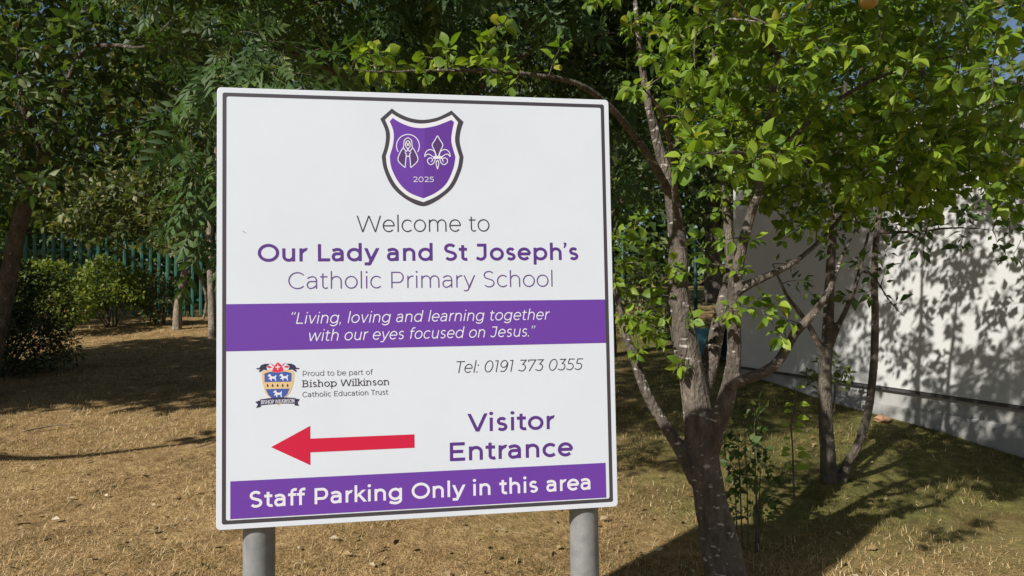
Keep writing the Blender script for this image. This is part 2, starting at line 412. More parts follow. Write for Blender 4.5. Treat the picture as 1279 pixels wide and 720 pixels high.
# ================================================================== BUILDING on the right
def build_building():
    a = Vector((3.85, 5.3, 0)); b = Vector((2.75, 8.5, 0)); u = (b - a).normalized(); nrm = Vector((-u.y, u.x, 0))   # nrm faces the lawn
    if nrm.x > 0: nrm = -nrm
    far = b + u * .12; near = a - u * 4.0; Lw = (far - near).length
    R = Matrix((u, -nrm, Vector((0, 0, 1)))).transposed()   # local x along the wall, y into the building
    root = empty('school_building', (near + far) / 2 + Vector((0, 0, .4)), 'pale cream rendered school building with a stepped plinth, right of the trees', 'building')
    def slab(mb, s0, s1, y0, y1, z0, z1):
        c = near + u * ((s0 + s1) / 2) - nrm * ((y0 + y1) / 2) + Vector((0, 0, (z0 + z1) / 2))
        mb.box(c, (s1 - s0, y1 - y0, z1 - z0), R)
    m = MB(); slab(m, 0, Lw, 0, 6, .852, 3.10); m.build('wall', M['wall'], root, bevel=.004)
    m = MB(); slab(m, .06, Lw - .03, .05, 5.95, .60, .85)
    slab(m, .06, Lw - .028, .025, 5.95, -.3, .685); pl = m.build('plinth', M['plinth'], root, bevel=.004)
    m = MB(); slab(m, .02, Lw - .01, .012, .048, .82, .849); m.build('gap_shade_strip', M['gap_shade'], root)  # dark strip under the wall's overhang, stands in for the shadow line there
    m = MB(); slab(m, -.08, Lw + .06, -.05, 6.06, 3.102, 3.26); m.build('fascia', M['fascia'], root)
    m = MB(); slab(m, -.10, Lw + .08, -.07, 6.08, 3.262, 3.31); m.build('roof', M['roof'], root)
    # vertical cover strips over the panel joints
    for s in (1.6, 4.0, 6.4):
        m = MB(); slab(m, s, s + .012, -.003, .002, .86, 3.09); m.build('joint_strip', M['wall'], root)
    # broken lump at the foot of the wall
    p = at(1110, 523, 6.3); m = MB()
    bm = bmesh.new(); bmesh.ops.create_icosphere(bm, subdivisions=2, radius=1)
    for v in bm.verts: v.co = Vector((v.co.x * .11, v.co.y * .07, v.co.z * .035)) * random.uniform(.75, 1.15)
    me = bpy.data.meshes.new('brick_rubble'); bm.to_mesh(me); bm.free(); me.materials.append(M['stone'])
    o = link('brick_rubble', me); o.location = (p.x - .05, p.y, gh(p.x, p.y) + .03); o.rotation_euler = (.1, .15, .5)
    tag(o, 'small lump of broken orange brick at the foot of the pale wall', 'rubble')
build_building()

# ================================================================== SIGN
QUAD = [(271, 109), (760, 125), (772, 633), (270, 663)]
SA = Vector((1.18550513, .1853635, .01476375)); SB = Vector((.02219102, -.03643536, -1.29496308)); ST = Vector((-.87422081, 2.07723973, .63096054 + EYE))
W_, H_ = SA.length, SB.length
sx = SA.normalized(); sy = (SB - sx * SB.dot(sx)).normalized(); sn = sx.cross(sy) * -1   # sn towards the viewer
if sn.y > 0: sn = -sn
def _hom(src, dst):
    A = []
    for (x, y), (a, b) in zip(src, dst):
        A += [[x, y, 1, 0, 0, 0, -a * x, -a * y, -a], [0, 0, 0, x, y, 1, -b * x, -b * y, -b]]
    return np.linalg.svd(np.array(A, float))[2][-1].reshape(3, 3)
_HI = _hom(QUAD, [(0, 0), (W_, 0), (W_, H_), (0, H_)])
def uv(px, py):
    q = _HI @ np.array([px, py, 1.0]); return q[0] / q[2], q[1] / q[2]
def on(u, v, lift=0): return ST + sx * u + sy * v + sn * lift

class Flat:
    """flat shapes on the sign face; every shape a hair above the one before"""
    def __init__(s, lift): s.mb = MB(); s.l = lift
    def poly(s, pts):
        s.mb.quad(*[on(a, b, s.l) for a, b in pts]); s.l += 2e-6
    def ribbon(s, pts, w, closed=False):
        pts = [np.array(p, float) for p in pts]; pts = [p for i, p in enumerate(pts) if i == 0 or np.linalg.norm(p - pts[i - 1]) > 1e-7]; n = len(pts)
        if n < 2: return
        L = []; Rr = []
        for i in range(n):
            if closed: a, b = pts[i - 1], pts[(i + 1) % n]
            else: a, b = pts[max(i - 1, 0)], pts[min(i + 1, n - 1)]
            d1 = pts[i] - a; d2 = b - pts[i]
            if np.linalg.norm(d1) < 1e-9: d1 = d2
            if np.linalg.norm(d2) < 1e-9: d2 = d1
            d1 = d1 / np.linalg.norm(d1); d2 = d2 / np.linalg.norm(d2); t = d1 + d2
            t = t / (np.linalg.norm(t) + 1e-9); nrm = np.array([-t[1], t[0]]); c = max(.35, nrm @ np.array([-d1[1], d1[0]]))
            o = nrm * (w / 2 / c); L.append(pts[i] + o); Rr.append(pts[i] - o)
        for i in range(n if closed else n - 1):
            j = (i + 1) % n
            s.mb.quad(on(*L[i], s.l), on(*L[j], s.l), on(*Rr[j], s.l), on(*Rr[i], s.l))
        s.l += 2e-6
    def build(s, name, m, parent): return s.mb.build(name, m, parent)

# ---- geometric sans lettering drawn as strokes (units: 1000 per em)
X_, CAP, ASC, DSC = 528, 700, 742, -190
def arc(cx, cy, rx, ry, a0, a1, n=None):
    n = n or max(4, int(abs(a1 - a0) / 9)); return [(cx + rx * math.cos(math.radians(a0 + (a1 - a0) * k / n)), cy + ry * math.sin(math.radians(a0 + (a1 - a0) * k / n))) for k in range(n + 1)]
def cr(pts, n=7):
    out = []
    P_ = [np.array(p, float) for p in pts]
    for i in range(len(P_) - 1):
        p0, p1, p2, p3 = P_[max(i - 1, 0)], P_[i], P_[i + 1], P_[min(i + 2, len(P_) - 1)]
        for k in range(n):
            t = k / n; out.append(tuple(.5 * (2 * p1 + (p2 - p0) * t + (2 * p0 - 5 * p1 + 4 * p2 - p3) * t * t + (3 * p1 - p0 - 3 * p2 + p3) * t ** 3)))
    out.append(tuple(P_[-1])); return out

def glyph(ch, w):
    """-> ([('r', pts, closed) | ('p', polygon)], advance)"""
    h = w / 2; S_ = []
    def r(*p, closed=False): S_.append(('r', list(p), closed))
    def rp(pts, closed=False): S_.append(('r', pts, closed))
    def vbar(x, y0, y1): r((x, y0), (x, y1))
    def hbar(y, x0, x1): r((x0, y), (x1, y))
    def diag(x0, y0, x1, y1):          # horizontal cuts
        L = math.hypot(x1 - x0, y1 - y0); q = w * L / abs(y1 - y0) / 2 * .97
        S_.append(('p', [(x0 - q, y0), (x0 + q, y0), (x1 + q, y1), (x1 - q, y1)]))
    def dot(x, y, rr): S_.append(('p', arc(x, y, rr, rr, 0, 345, 23)))
    ov = 9; X = X_
    xs = 85 + h
    cyl = X / 2; ryl = X / 2 + ov - h
    if ch == ' ': return S_, 275 + w * .25
    if ch == 'o': rp(arc(307, cyl, 265 - h, ryl, 0, 354, 40), True); return S_, 614
    if ch == 'e':
        hbar(cyl + 2, 42 + h, 555 - h * .7); rp(arc(300, cyl, 258 - h, ryl, 0, 318, 34)); return S_, 592
    if ch == 'c': rp(arc(300, cyl, 258 - h, ryl, 44, 316, 30)); return S_, 530
    if ch in 'dqg':
        xr = 572 - h; rx = (xr - 42 - h) / 2; rp(arc(42 + h + rx, cyl, rx, ryl, 0, 354, 40), True)
        if ch == 'd': vbar(xr, 0, ASC)
        elif ch == 'q': vbar(xr, DSC, X)
        else:
            rp([(xr, X), (xr, 30)] + arc(xr - 225, 0, 225, 195 - h, 0, -90, 12) + [(xr - 330, -172 + h), (xr - 430, -110 + h * .6)])
        return S_, 657
    if ch in 'bp':
        xr = 615 - h; rx = (xr - xs) / 2; rp(arc(xs + rx, cyl, rx, ryl, 0, 354, 40), True)
        vbar(xs, 0, ASC) if ch == 'b' else vbar(xs, DSC, X); return S_, 657
    if ch in 'nh':
        xr = 535 - h; rx = (xr - xs) / 2; vbar(xs, 0, X if ch == 'n' else ASC); rp(arc(xs + rx, X + ov - h - rx * 1.02, rx, rx * 1.02, 176, 0, 18) + [(xr, 0)]); return S_, 618
    if ch == 'u':
        xr = 530 - h; rx = (xr - xs) / 2; vbar(xr, 0, X); rp([(xs - 2, X)] + arc(xs + rx, rx * 1.02 - ov + h, rx, rx * 1.02, 180, 356, 18)); return S_, 615
    if ch == 'm':
        vbar(xs, 0, X); xm = 470; xr = 858 - h
        for a, b in ((xs, xm), (xm, xr)):
            rx = (b - a) / 2; rp(arc(a + rx, X + ov - h - rx * 1.05, rx, rx * 1.05, 176, 0, 18) + [(b, 0)])
        return S_, 940
    if ch == 'r': vbar(xs, 0, X); rp(arc(xs + 205, X + ov - h - 215, 205, 215, 178, 92, 10) + [(345, X + 4 - h)]); return S_, 372
    if ch == 'a':
        xr = 470 - h; rp([(xr, 0), (xr, X - 195)] + arc(xr - 165, X - 190, 165, 190 + ov - h, 0, 100, 12) + [(150, X - 35 - h * .6), (78, X - 95)])
        t_, b_ = 312 - h * .15, h - ov; rp([(xr, t_), (240, t_)] + arc(210, (t_ + b_) / 2, 210 - 45 - h, (t_ - b_) / 2, 92, 275, 18) + [(330, 34 + h * .5), (xr - 6, 140)]); return S_, 560
    if ch == 's':
        t1 = arc(240, X + ov - h - (268 - h) / 2 + 2, 172 - h, (268 - h) / 2, 28, 234, 8); t2 = arc(245, (268 - h) / 2 + h - ov, 180 - h, (268 - h) / 2, 62, -150, 8)
        rp(cr(t1 + t2, 4)); return S_, 478
    if ch == 'i': vbar(xs, 0, X); dot(xs, 690, max(40, h * 1.22)); return S_, 170 + w
    if ch == 'l': vbar(xs, 0, ASC); return S_, 170 + w
    if ch == 't': rp([(118 + h, 645), (118 + h, 140)] + arc(118 + h + 120, 130, 120, 130 + ov - h, 180, 275, 9) + [(340, 42 + h * .3)]); hbar(X - h, 30, 330); return S_, 382
    if ch == 'f': rp([(118 + h, 0), (118 + h, 590)] + arc(118 + h + 130, 600, 130, ASC + 6 - 600 - h, 180, 85, 9) + [(355, ASC - 22 - h * .6)]); hbar(X - h, 30, 330); return S_, 350
    if ch == 'k': vbar(xs, 0, ASC); S_.append(('p', [(xs, 150), (xs, 150 + w * 1.2), (470 - w * .75, X), (470 + w * .55, X)])); diag(255, 330, 500, 0); return S_, 545
    if ch == 'v': diag(28 + h, X, 268, 0); diag(508 - h, X, 268, 0); return S_, 536
    if ch == 'w':
        for a, b in ((26 + h, 235), (430, 235), (430, 625), (834 - h, 625)): diag(a, X, b, 0)
        return S_, 860
    if ch == 'y': diag(28 + h, X, 268, 20); S_.append(('p', [(508 - w * .55, X), (508 + w * .5, X), (268 + w * .5, -30), (245 - w * .6, -30)])); rp(cr([(262, -10), (215, -115), (140, -170 + h), (40, -135 + h * .3)])); return S_, 536
    if ch == '.': dot(70 + h * .3, h * 1.1, max(44, h * 1.2)); return S_, 175
    if ch in (',', '\u2019', '\u2018', '\u201c', '\u201d'):
        y0 = 0 if ch == ',' else 640
        n = 2 if ch in '\u201c\u201d' else 1; k = max(40, h * 1.05)
        for q in range(n):
            x = 75 + q * (130 + w * .5)
            if ch == '\u201c': S_.append(('p', [(x - k * .9, y0 - 60), (x + k * .9, y0 - 60), (x + k * 1.3, y0 + 105), (x + k * .2, y0 + 105)]))
            else: S_.append(('p', [(x - k, y0 + k * 1.6), (x + k, y0 + k * 1.6), (x + k * .9, y0 - 10), (x - k * .1, y0 - 125), (x - k * .9, y0 - 125), (x - k * .4, y0)]))
        return S_, 190 if n == 1 else 330 + w * .4
    if ch == ':': dot(80, h * 1.1, max(42, h * 1.1)); dot(80, 440, max(42, h * 1.1)); return S_, 190
    C_ = CAP; xc = 100 + h
    if ch == 'O': rp(arc(408, C_ / 2, 366 - h, C_ / 2 + ov - h, 0, 354, 48), True); return S_, 816
    if ch == 'C': rp(arc(408, C_ / 2, 366 - h, C_ / 2 + ov - h, 43, 317, 40)); return S_, 735
    if ch == 'L': r((xc, C_), (xc, h), (525, h)); return S_, 560
    if ch == 'T': hbar(C_ - h, 8, 560); vbar(284, 0, C_); return S_, 570
    if ch == 'I': vbar(xc, 0, C_); return S_, 205 + w
    if ch == 'E': vbar(xc, 0, C_); hbar(C_ - h, xc, 575); hbar(h, xc, 585); hbar(C_ / 2 + 5, xc, 525); return S_, 645
    if ch == 'P': vbar(xc, 0, C_); ry = (C_ - h - 240) / 2; rp([(xc, C_ - h), (400, C_ - h)] + arc(400, 240 + ry, 225 - h, ry, 90, -90, 18) + [(xc, 240)]); return S_, 690
    if ch == 'B':
        vbar(xc, 0, C_); r1 = (C_ - h - 365) / 2; r2 = (365 - h) / 2
        rp([(xc, C_ - h), (390, C_ - h)] + arc(390, 365 + r1, 200 - h, r1, 90, -90, 16) + [(xc, 365)]); rp([(390, 365), (420, 365)] + arc(420, h + r2, 220 - h, r2, 90, -90, 16) + [(xc, h)]); return S_, 725
    if ch == 'H': vbar(xc, 0, C_); vbar(665 - h, 0, C_); hbar(C_ / 2, xc, 665 - h); return S_, 765
    if ch == 'N': vbar(xc, 0, C_); vbar(665 - h, 0, C_); diag(xc + h * .6, C_, 665 - h * 1.6, 0); return S_, 765
    if ch == 'K': vbar(xc, 0, C_); diag(xc, 240, 600, C_); diag(290, 420, 640, 0); return S_, 680
    if ch == 'V': diag(8 + h, C_, 338, 0); diag(668 - h, C_, 338, 0); return S_, 676
    if ch == 'W':
        for a, b in ((25 + h, 275), (545, 275), (545, 815), (1065 - h, 815)): diag(a, C_, b, 0)
        return S_, 1090
    if ch == 'S':
        t1 = arc(308, 700 + ov - h - (348 - h) / 2 + 4, 226 - h, (348 - h) / 2, 30, 232, 9); t2 = arc(318, (348 - h) / 2 + h - ov - 4 + 4, 236 - h, (348 - h) / 2, 62, -148, 9)
        rp(cr(t1 + t2, 4)); return S_, 618
    if ch == 'J': rp([(75, C_ - h), (425 - h, C_ - h), (425 - h, 230)] + arc(425 - h - 160, 215, 160, 215 + ov - h, 0, -95, 12) + [(130, 45 + h * .4), (52, 112)]); return S_, 530
    if ch == '0': rp(arc(330, C_ / 2, 275 - h, C_ / 2 + ov - h, 0, 354, 44), True); return S_, 660
    if ch == '1': hbar(C_ - h, 20, 240); vbar(240 - h, 0, C_); return S_, 360
    if ch == '2': rp(cr([(55, C_ - 115), (150, C_ - 25 - h * .5), (275, C_ + ov - h), (420, C_ - 60 - h * .3), (490 - h, C_ - 195), (430, 370), (320, 255), (90, h)])); hbar(h, 80, 540); return S_, 570
    if ch == '3': r((60, C_ - h), (450, C_ - h), (265, 415)); rp([(235, 410), (290, 410)] + arc(290, (410 + h) / 2, 225 - h, (410 - h) / 2 + 4, 90, -90, 18) + [(150, 35 + h * .5), (40, 100)]); return S_, 570
    if ch == '5': r((500, C_ - h), (140, C_ - h), (108, 390 + h)); rp([(105, 400), (280, 400)] + arc(285, (400 + h) / 2, 230 - h, (400 - h) / 2 + 4, 90, -90, 18) + [(160, 32 + h * .5), (45, 100)]); return S_, 575
    if ch == '7': r((55, 560), (55, C_ - h), (525, C_ - h), (210, 0)); return S_, 580
    if ch == '9':
        rp(arc(285, 475, 235 - h, 225 + ov - h, 0, 354, 40), True); rp(arc(310, 400, 260 - h - 15, 400 + ov - h, 25, -70, 14) + [(270, h), (120, 35 + h * .5)]); return S_, 620
    return S_, 300

SERIF = set('hiklmnprbdBIW')
def write(fl, text, p0, p1, cap_px, weight, slant=0, serif=False, narrow=1.0):
    """one line: p0/p1 = photo pixels where the line's baseline starts and ends"""
    a = np.array(uv(*p0)); b = np.array(uv(*p1)); mid = ((p0[0] + p1[0]) / 2, (p0[1] + p1[1]) / 2)
    c = np.array(uv(mid[0], mid[1] - cap_px)); cap = np.linalg.norm(np.array(uv(*mid)) - c); k = cap / CAP
    d = b - a; L = np.linalg.norm(d); d /= L; up = np.array([d[1], -d[0]])
    gs = [glyph(ch, weight) for ch in text]
    def xr(g):
        v = [q[0] for s in g[0] for q in s[1]]; return (min(v), max(v)) if v else (0, g[1])
    lsb = xr(gs[0])[0]; rsb = gs[-1][1] - xr(gs[-1])[1]
    nat = sum(g[1] for g in gs) - lsb - rsb - weight * .2
    kx = L / k / nat * 1.0
    sp = 0
    if weight > 100 and not serif and len(text) > 5: sp = -26; nat += sp * (len(gs) - 1); kx = L / k / nat
    if not (.6 < kx < 1.3):
        kk = min(max(kx, .6), 1.3); sp += (L / k / kk - nat) / max(1, len(gs) - 1); kx = kk
    x = -lsb + weight * .1
    for ch, g in zip(text, gs):
        for s in g[0]:
            pts = []
            for (px, py) in s[1]:
                qx = (x + px) * kx + py * slant; pts.append(tuple(a + d * qx * k + up * py * k))
            if s[0] == 'p': fl.poly(pts)
            else: fl.ribbon(pts, weight * k * (.5 + .5 * kx), s[2])
        if serif and ch in SERIF:
            for (kind, pts, cl) in [q for q in g[0] if q[0] == 'r' and len(q[1]) == 2 and abs(q[1][0][0] - q[1][1][0]) < 1]:
                px = pts[0][0]
                for yy, ww in ((30, 1.5), (max(pts[0][1], pts[1][1]) - 30, .55)):
                    q = [tuple(a + d * ((x + px + e) * kx) * k + up * yy * k) for e in (-weight * 1.5, weight * ww)]
                    fl.ribbon(q, 70 * k)
        x += g[1] + sp

def build_sign():
    base = on(W_ / 2, H_, 0); base = Vector((base.x, base.y + .05, gh(base.x, base.y)))
    root = empty('school_sign', base, 'large white school welcome sign with purple bands and a red arrow on two grey posts', 'sign')
    # board: rounded-corner panel 8 mm thick
    T = .012; rc = .012; n = 5; out = []
    for (cx, cy, a0) in ((rc, rc, 180), (W_ - rc, rc, 270), (W_ - rc, H_ - rc, 0), (rc, H_ - rc, 90)):
        for k in range(n + 1):
            t = math.radians(a0 + 90 * k / n); out.append((cx + rc * math.cos(t), cy + rc * math.sin(t)))
    m = MB(); N = len(out)
    m.v = [tuple(on(a, b, 0)) for a, b in out] + [tuple(on(a, b, -T)) for a, b in out]
    m.f = [tuple(range(N)), tuple(range(2 * N - 1, N - 1, -1))] + [(i, i + N, (i + 1) % N + N, (i + 1) % N) for i in range(N)]
    m.build('board', M['white'], root, bevel=.0015)
    # dark border line
    def rr(o, n=4):
        r_ = .006; q = []
        for (cx, cy, a0) in ((o + r_, o + r_, 180), (W_ - o - r_, o + r_, 270), (W_ - o - r_, H_ - o - r_, 0), (o + r_, H_ - o - r_, 90)):
            for k in range(n + 1):
                t = math.radians(a0 + 90 * k / n); q.append((cx + r_ * math.cos(t), cy + r_ * math.sin(t)))
        return q
    A, B = rr(.0158), rr(.0268); fl = Flat(.0004)
    for i in range(len(A)):
        j = (i + 1) % len(A); fl.mb.quad(on(*A[i], .0004), on(*A[j], .0004), on(*B[j], .0004), on(*B[i], .0004))
    fl.build('border', M['ink'], root)
    # purple bands
    u0 = .0268; u1 = W_ - .0268
    v0 = (uv(282.4, 380.3)[1] + uv(756.4, 374.2)[1]) / 2; v1 = (uv(282.4, 439.7)[1] + uv(757.2, 427.9)[1]) / 2
    fl = Flat(.0006); fl.poly([(u0, v0), (u1, v0), (u1, v1), (u0, v1)]); fl.build('motto_band', M['purple'], root)
    q = [uv(288.1, 602.1), uv(756.1, 577.7), uv(757.6, 621.2), uv(287.5, 649.2)]
    a = (q[0][0] + q[3][0]) / 2; b = (q[1][0] + q[2][0]) / 2; c = (q[0][1] + q[1][1]) / 2; d = (q[2][1] + q[3][1]) / 2
    fl = Flat(.0006); fl.poly([(a, c), (b, c), (b, d), (a, d)]); fl.build('parking_band', M['purple'], root)
    # arrow
    q = [uv(*p) for p in ((338.6, 558.7), (387.8, 532.1), (387.8, 548.9), (517.7, 543.1), (517.7, 559.6), (387.8, 566.3), (387.5, 581.3))]
    yc = q[0][1]; hd = (q[1][0] + q[6][0]) / 2; th = (abs(q[3][1] - q[4][1]) + abs(q[2][1] - q[5][1])) / 4; hh = (q[6][1] - q[1][1]) / 2; e = q[3][0]; yc = (yc + (q[1][1] + q[6][1]) / 2) / 2
    fl = Flat(.0006); fl.poly([(q[0][0], yc), (hd, yc - hh), (hd, yc + hh)]); fl.poly([(hd, yc - th), (e, yc - th), (e, yc + th), (hd, yc + th)]); fl.build('arrow', M['red'], root)
    # lettering
    def line(mm, lift, *rows):
        for r_ in rows:
            fl = Flat(lift); write(fl, *r_[:5], **(r_[5] if len(r_) > 5 else {})); fl.build('lettering', mm, root)
    line(M['ink'], .0006, ('Welcome to', (445.6, 290.3), (610.3, 289.3), 20.3, 52))
    line(M['plum'], .0006, ('Our Lady and St Joseph\u2019s', (323.6, 327), (719.5, 324.8), 21.0, 114))
    line(M['plum_thin'], .0006, ('Catholic Primary School', (360.8, 361.3), (689, 358.2), 20.3, 50))
    line(M['wht'], .0009, ('\u201cLiving, loving and learning together', (361.6, 404.9), (684.5, 399.4), 13.6, 66, dict(slant=.2)),
         ('with our eyes focused on Jesus.\u201d', (384, 426.4), (666, 420.4), 13.6, 66, dict(slant=.2)))
    line(M['ink'], .0006, ('Tel: 0191 373 0355', (567.5, 466.3), (725.5, 462.2), 14.6, 58, dict(slant=.2)))
    line(M['plum'], .0006, ('Visitor', (583.4, 539.6), (691.1, 536), 22.2, 110), ('Entrance', (563.6, 576.1), (713.3, 569.6), 22.6, 110))
    line(M['wht'], .0009, ('Staff Parking Only in this area', (313.5, 634.3), (735.1, 611.6), 19.5, 110))
    line(M['grey_ink'], .0006, ('Proud to be part of', (378.5, 470.2), (465.6, 468.2), 6.6, 70), ('Catholic Education Trust', (378.2, 496.4), (484.5, 493.1), 6.5, 80))
    line(M['ink'], .0006, ('Bishop Wilkinson', (378.7, 484), (484.7, 481.2), 8.6, 96, dict(serif=True)))
    # school crest
    k1 = lambda pts: [uv(460 + x / 3.997, 100 + y / 3.997) for x, y in pts]
    OUT = [(118, 143), (150, 166), (205, 190), (270, 200), (338, 190), (385, 170), (415, 153), (475, 210), (460, 258), (456, 312), (475, 385), (463, 450), (421, 538), (352, 598), (275, 631), (190, 597), (120, 535), (79, 450), (67, 382), (85, 320), (86, 258), (60, 195)]
    WHT = [(118, 168), (160, 193), (212, 212), (270, 219), (335, 209), (385, 190), (417, 175), (448, 212), (437, 260), (434, 312), (455, 385), (444, 446), (405, 528), (343, 580), (275, 611), (197, 580), (137, 523), (98, 446), (88, 382), (105, 320), (107, 260), (84, 200)]
    PUR = [(122, 191), (162, 215), (215, 235), (270, 241), (333, 231), (383, 213), (415, 200), (428, 212), (418, 260), (415, 312), (435, 385), (425, 441), (391, 516), (338, 563), (275, 592), (203, 562), (151, 511), (116, 441), (107, 382), (124, 320), (126, 260), (107, 207)]
    def sm(pts, corners):
        out = []; c = sorted(corners); n = len(pts)
        for a, b in zip(c, c[1:] + [c[0] + n]): out += cr([pts[q % n] for q in range(a, b + 1)], 5)[:-1]
        return out
    OUT = sm(OUT, (0, 6, 7, 10, 13, 18, 21)); WHT = sm(WHT, (0, 6, 7, 10, 14, 18, 21)); PUR = sm(PUR, (0, 6, 7, 10, 14, 18, 21))
    crest = Flat(.0006); crest.poly(k1(OUT)); cr_ = crest.build('school_crest', M['ink'], root)
    f2 = Flat(.0007); f2.poly(k1(WHT)); f2.build('shield_rim', M['wht'], cr_)
    f2 = Flat(.0008); f2.poly(k1(PUR)); f2.build('shield_field', M['purple'], cr_)
    f2 = Flat(.0009); f2.poly(k1([q for q in PUR if q[0] > 271.5] )); f2.build('shield_dark_half', M['purple_dark'], cr_)  # right half of the field is a darker purple
    dk = Flat(.0010)
    for pts in ([(176, 338), (160, 362), (149, 403), (183, 437), (189, 382), (184, 368)], [(220, 338), (236, 362), (250, 403), (216, 437), (208, 382), (213, 368)],
                [(178, 332), (184, 306), (198, 291), (213, 306), (218, 332), (206, 341), (192, 341)],
                [(345, 280), (358, 302), (371, 326), (362, 352), (351, 378), (341, 378), (330, 352), (319, 326), (332, 302)]): dk.poly(k1(pts))
    dk.build('emblem_fill', M['deep'], cr_)
    lw = .0042 * .32
    em = Flat(.0012)
    def stroke(pts, wd=4.6, closed=False, spl=True): em.ribbon(k1(cr(pts) if spl and not closed else pts), wd / 3.997 * .00238, closed)
    stroke(arc(198, 330, 57, 57, 148, 392, 40), spl=False)
    for s in (1, -1):
        mx = lambda pts: [(198 + s * (x - 198), y) for x, y in pts]
        stroke(mx([(198, 289), (180, 303), (176, 335), (160, 362), (149, 403), (184, 439)])); stroke(mx([(184, 439), (187, 400), (190, 375), (183, 362)]))
        stroke(mx([(190, 306), (186, 330), (196, 345), (189, 358), (176, 340)])); stroke(mx([(198, 303), (190, 312), (198, 324)]))
    stroke([(187, 378), (198, 383), (210, 378)]); stroke([(192, 330), (198, 326), (205, 330)])
    for s in (1, -1):
        mx = lambda pts: [(345.5 + s * (x - 345.5), y) for x, y in pts]
        stroke(mx([(345.5, 279), (332, 302), (319, 326), (330, 352), (341, 382)])); stroke(mx([(337, 380), (330, 358), (308, 348), (288, 360), (282, 383), (294, 372), (308, 374), (322, 384)]))
        stroke(mx([(334, 396), (328, 414), (312, 424), (297, 412), (298, 396), (312, 390), (321, 400), (314, 410)]))
        stroke(mx([(345.5, 400), (339, 418), (345.5, 446)]))
    em.poly(k1([(324, 381), (370, 381), (370, 395), (324, 395)])); write(em, '2025', (460 + 225 / 3.997, 100 + 510 / 3.997), (460 + 326 / 3.997, 100 + 510 / 3.997), 6.4, 70)
    em.build('emblem_lines', M['wht'], cr_)
    # trust crest
    k3 = lambda pts: [uv(300 + x / 6.395, 440 + y / 6.395 + (0)) for x, y in pts]
    mir = lambda pts: [(602 - x, y - 2) for x, y in pts]
    f3 = Flat(.0006); f3.poly(k3([(172, 170), (186, 152), (230, 140), (300, 152), (372, 138), (418, 148), (432, 166), (428, 240), (402, 318), (362, 365), (302, 428), (240, 368), (200, 322), (178, 244)])); tc = f3.build('trust_crest', M['tan'], root)
    f3 = Flat(.0008); f3.poly(k3([(194, 172), (240, 157), (300, 165), (362, 155), (411, 168), (410, 236), (196, 240)])); f3.poly(k3([(204, 296), (396, 291), (376, 338), (345, 366), (255, 370), (226, 342)])); f3.build('blue_fields', M['blue'], tc)
    horse = [(0, 18), (10, 6), (22, 2), (26, 14), (34, 22), (55, 22), (64, 12), (72, 14), (66, 26), (66, 42), (70, 56), (62, 58), (58, 42), (40, 38), (32, 42), (34, 57), (26, 58), (22, 42), (10, 46), (6, 40), (18, 32), (14, 20), (4, 24)]
    f3 = Flat(.0010)
    for ox, oy in ((220, 173), (314, 170), (265, 302)): f3.poly(k3([(ox + x, oy + y) for x, y in horse]))
    mt = [(300, 100), (304, 100), (306, 114), (320, 116), (320, 122), (306, 124), (304, 142), (298, 142), (296, 124), (283, 124), (283, 118), (296, 116)]
    f3.poly(k3(mt)); f3.build('white_horses', M['wht'], tc)
    f3 = Flat(.0008); f3.poly(k3([(256, 156), (261, 132), (278, 104), (303, 80), (328, 102), (342, 130), (347, 152), (300, 164)]))
    for q in ([(238, 82), (268, 106), (262, 112)], [(208, 118), (230, 108), (254, 120), (232, 128)]): f3.poly(k3(q)); f3.poly(k3(mir(q)))
    f3.build('red_mitre', M['crimson'], tc)
    f3 = Flat(.0008); lf = [(128, 135), (136, 126), (150, 130), (168, 104), (196, 94), (236, 94), (206, 116), (216, 144), (188, 140), (158, 160), (148, 152), (164, 138), (140, 138)]
    f3.poly(k3(lf)); f3.poly(k3(mir(lf)))
    for x in (220, 260, 300, 341, 380): f3.poly(k3([(x - 5, 278), (x - 8, 268), (x - 2, 252), (x + 5, 262), (x + 8, 276)]))
    f3.poly(k3([(160, 378), (230, 368), (300, 364), (370, 362), (442, 366), (440, 412), (370, 410), (300, 412), (230, 418), (160, 426)]))
    f3.poly(k3([(120, 398), (158, 386), (160, 424), (168, 436), (128, 446), (142, 418)])); f3.poly(k3([(476, 376), (444, 372), (441, 410), (432, 424), (470, 430), (458, 402)]))
    f3.build('ribbon', M['navy'], tc)
    f3 = Flat(.0010); write(f3, 'BISHOP WILKINSON', (300 + 170 / 6.395, 440 + 416 / 6.395), (300 + 433 / 6.395, 440 + 404 / 6.395), 5.0, 100)
    f3.build('ribbon_lettering', M['wht'], tc)
    # small scratch on the face
    f3 = Flat(.0006); f3.poly([uv(303, 289), uv(304, 288.6), uv(307.5, 291.6), uv(306.6, 291.8)]); f3.build('scratch', M['post'], root)
    # posts: round tube, cap, channel clips behind the board
    for px in (318.5, 735.5):
        uu, vv = uv(px, 655); rp_ = .046
        top = on(uu, .06, -T - rp_ - .004); d = (on(uu, H_, -T - rp_ - .004) - top).normalized()
        Lz = (top.z - gh(top.x, top.y) + .25) / -d.z; bot = top + d * Lz
        m = MB(); m.tube([top, top + d * .002, bot], [rp_ - .002, rp_, rp_], 40)
        po = m.build('sign_post', M['post'], root, True)
        mo = po.modifiers.new('e', 'EDGE_SPLIT'); mo.split_angle = math.radians(40)
        m = MB()
        for v_ in (.25, 1.05): m.box(on(uu, v_, -T - .02), (.14, .03, .05), Matrix((sx, -sn, -sy)).transposed())
        m.build('clip', M['post'], po)
build_sign()

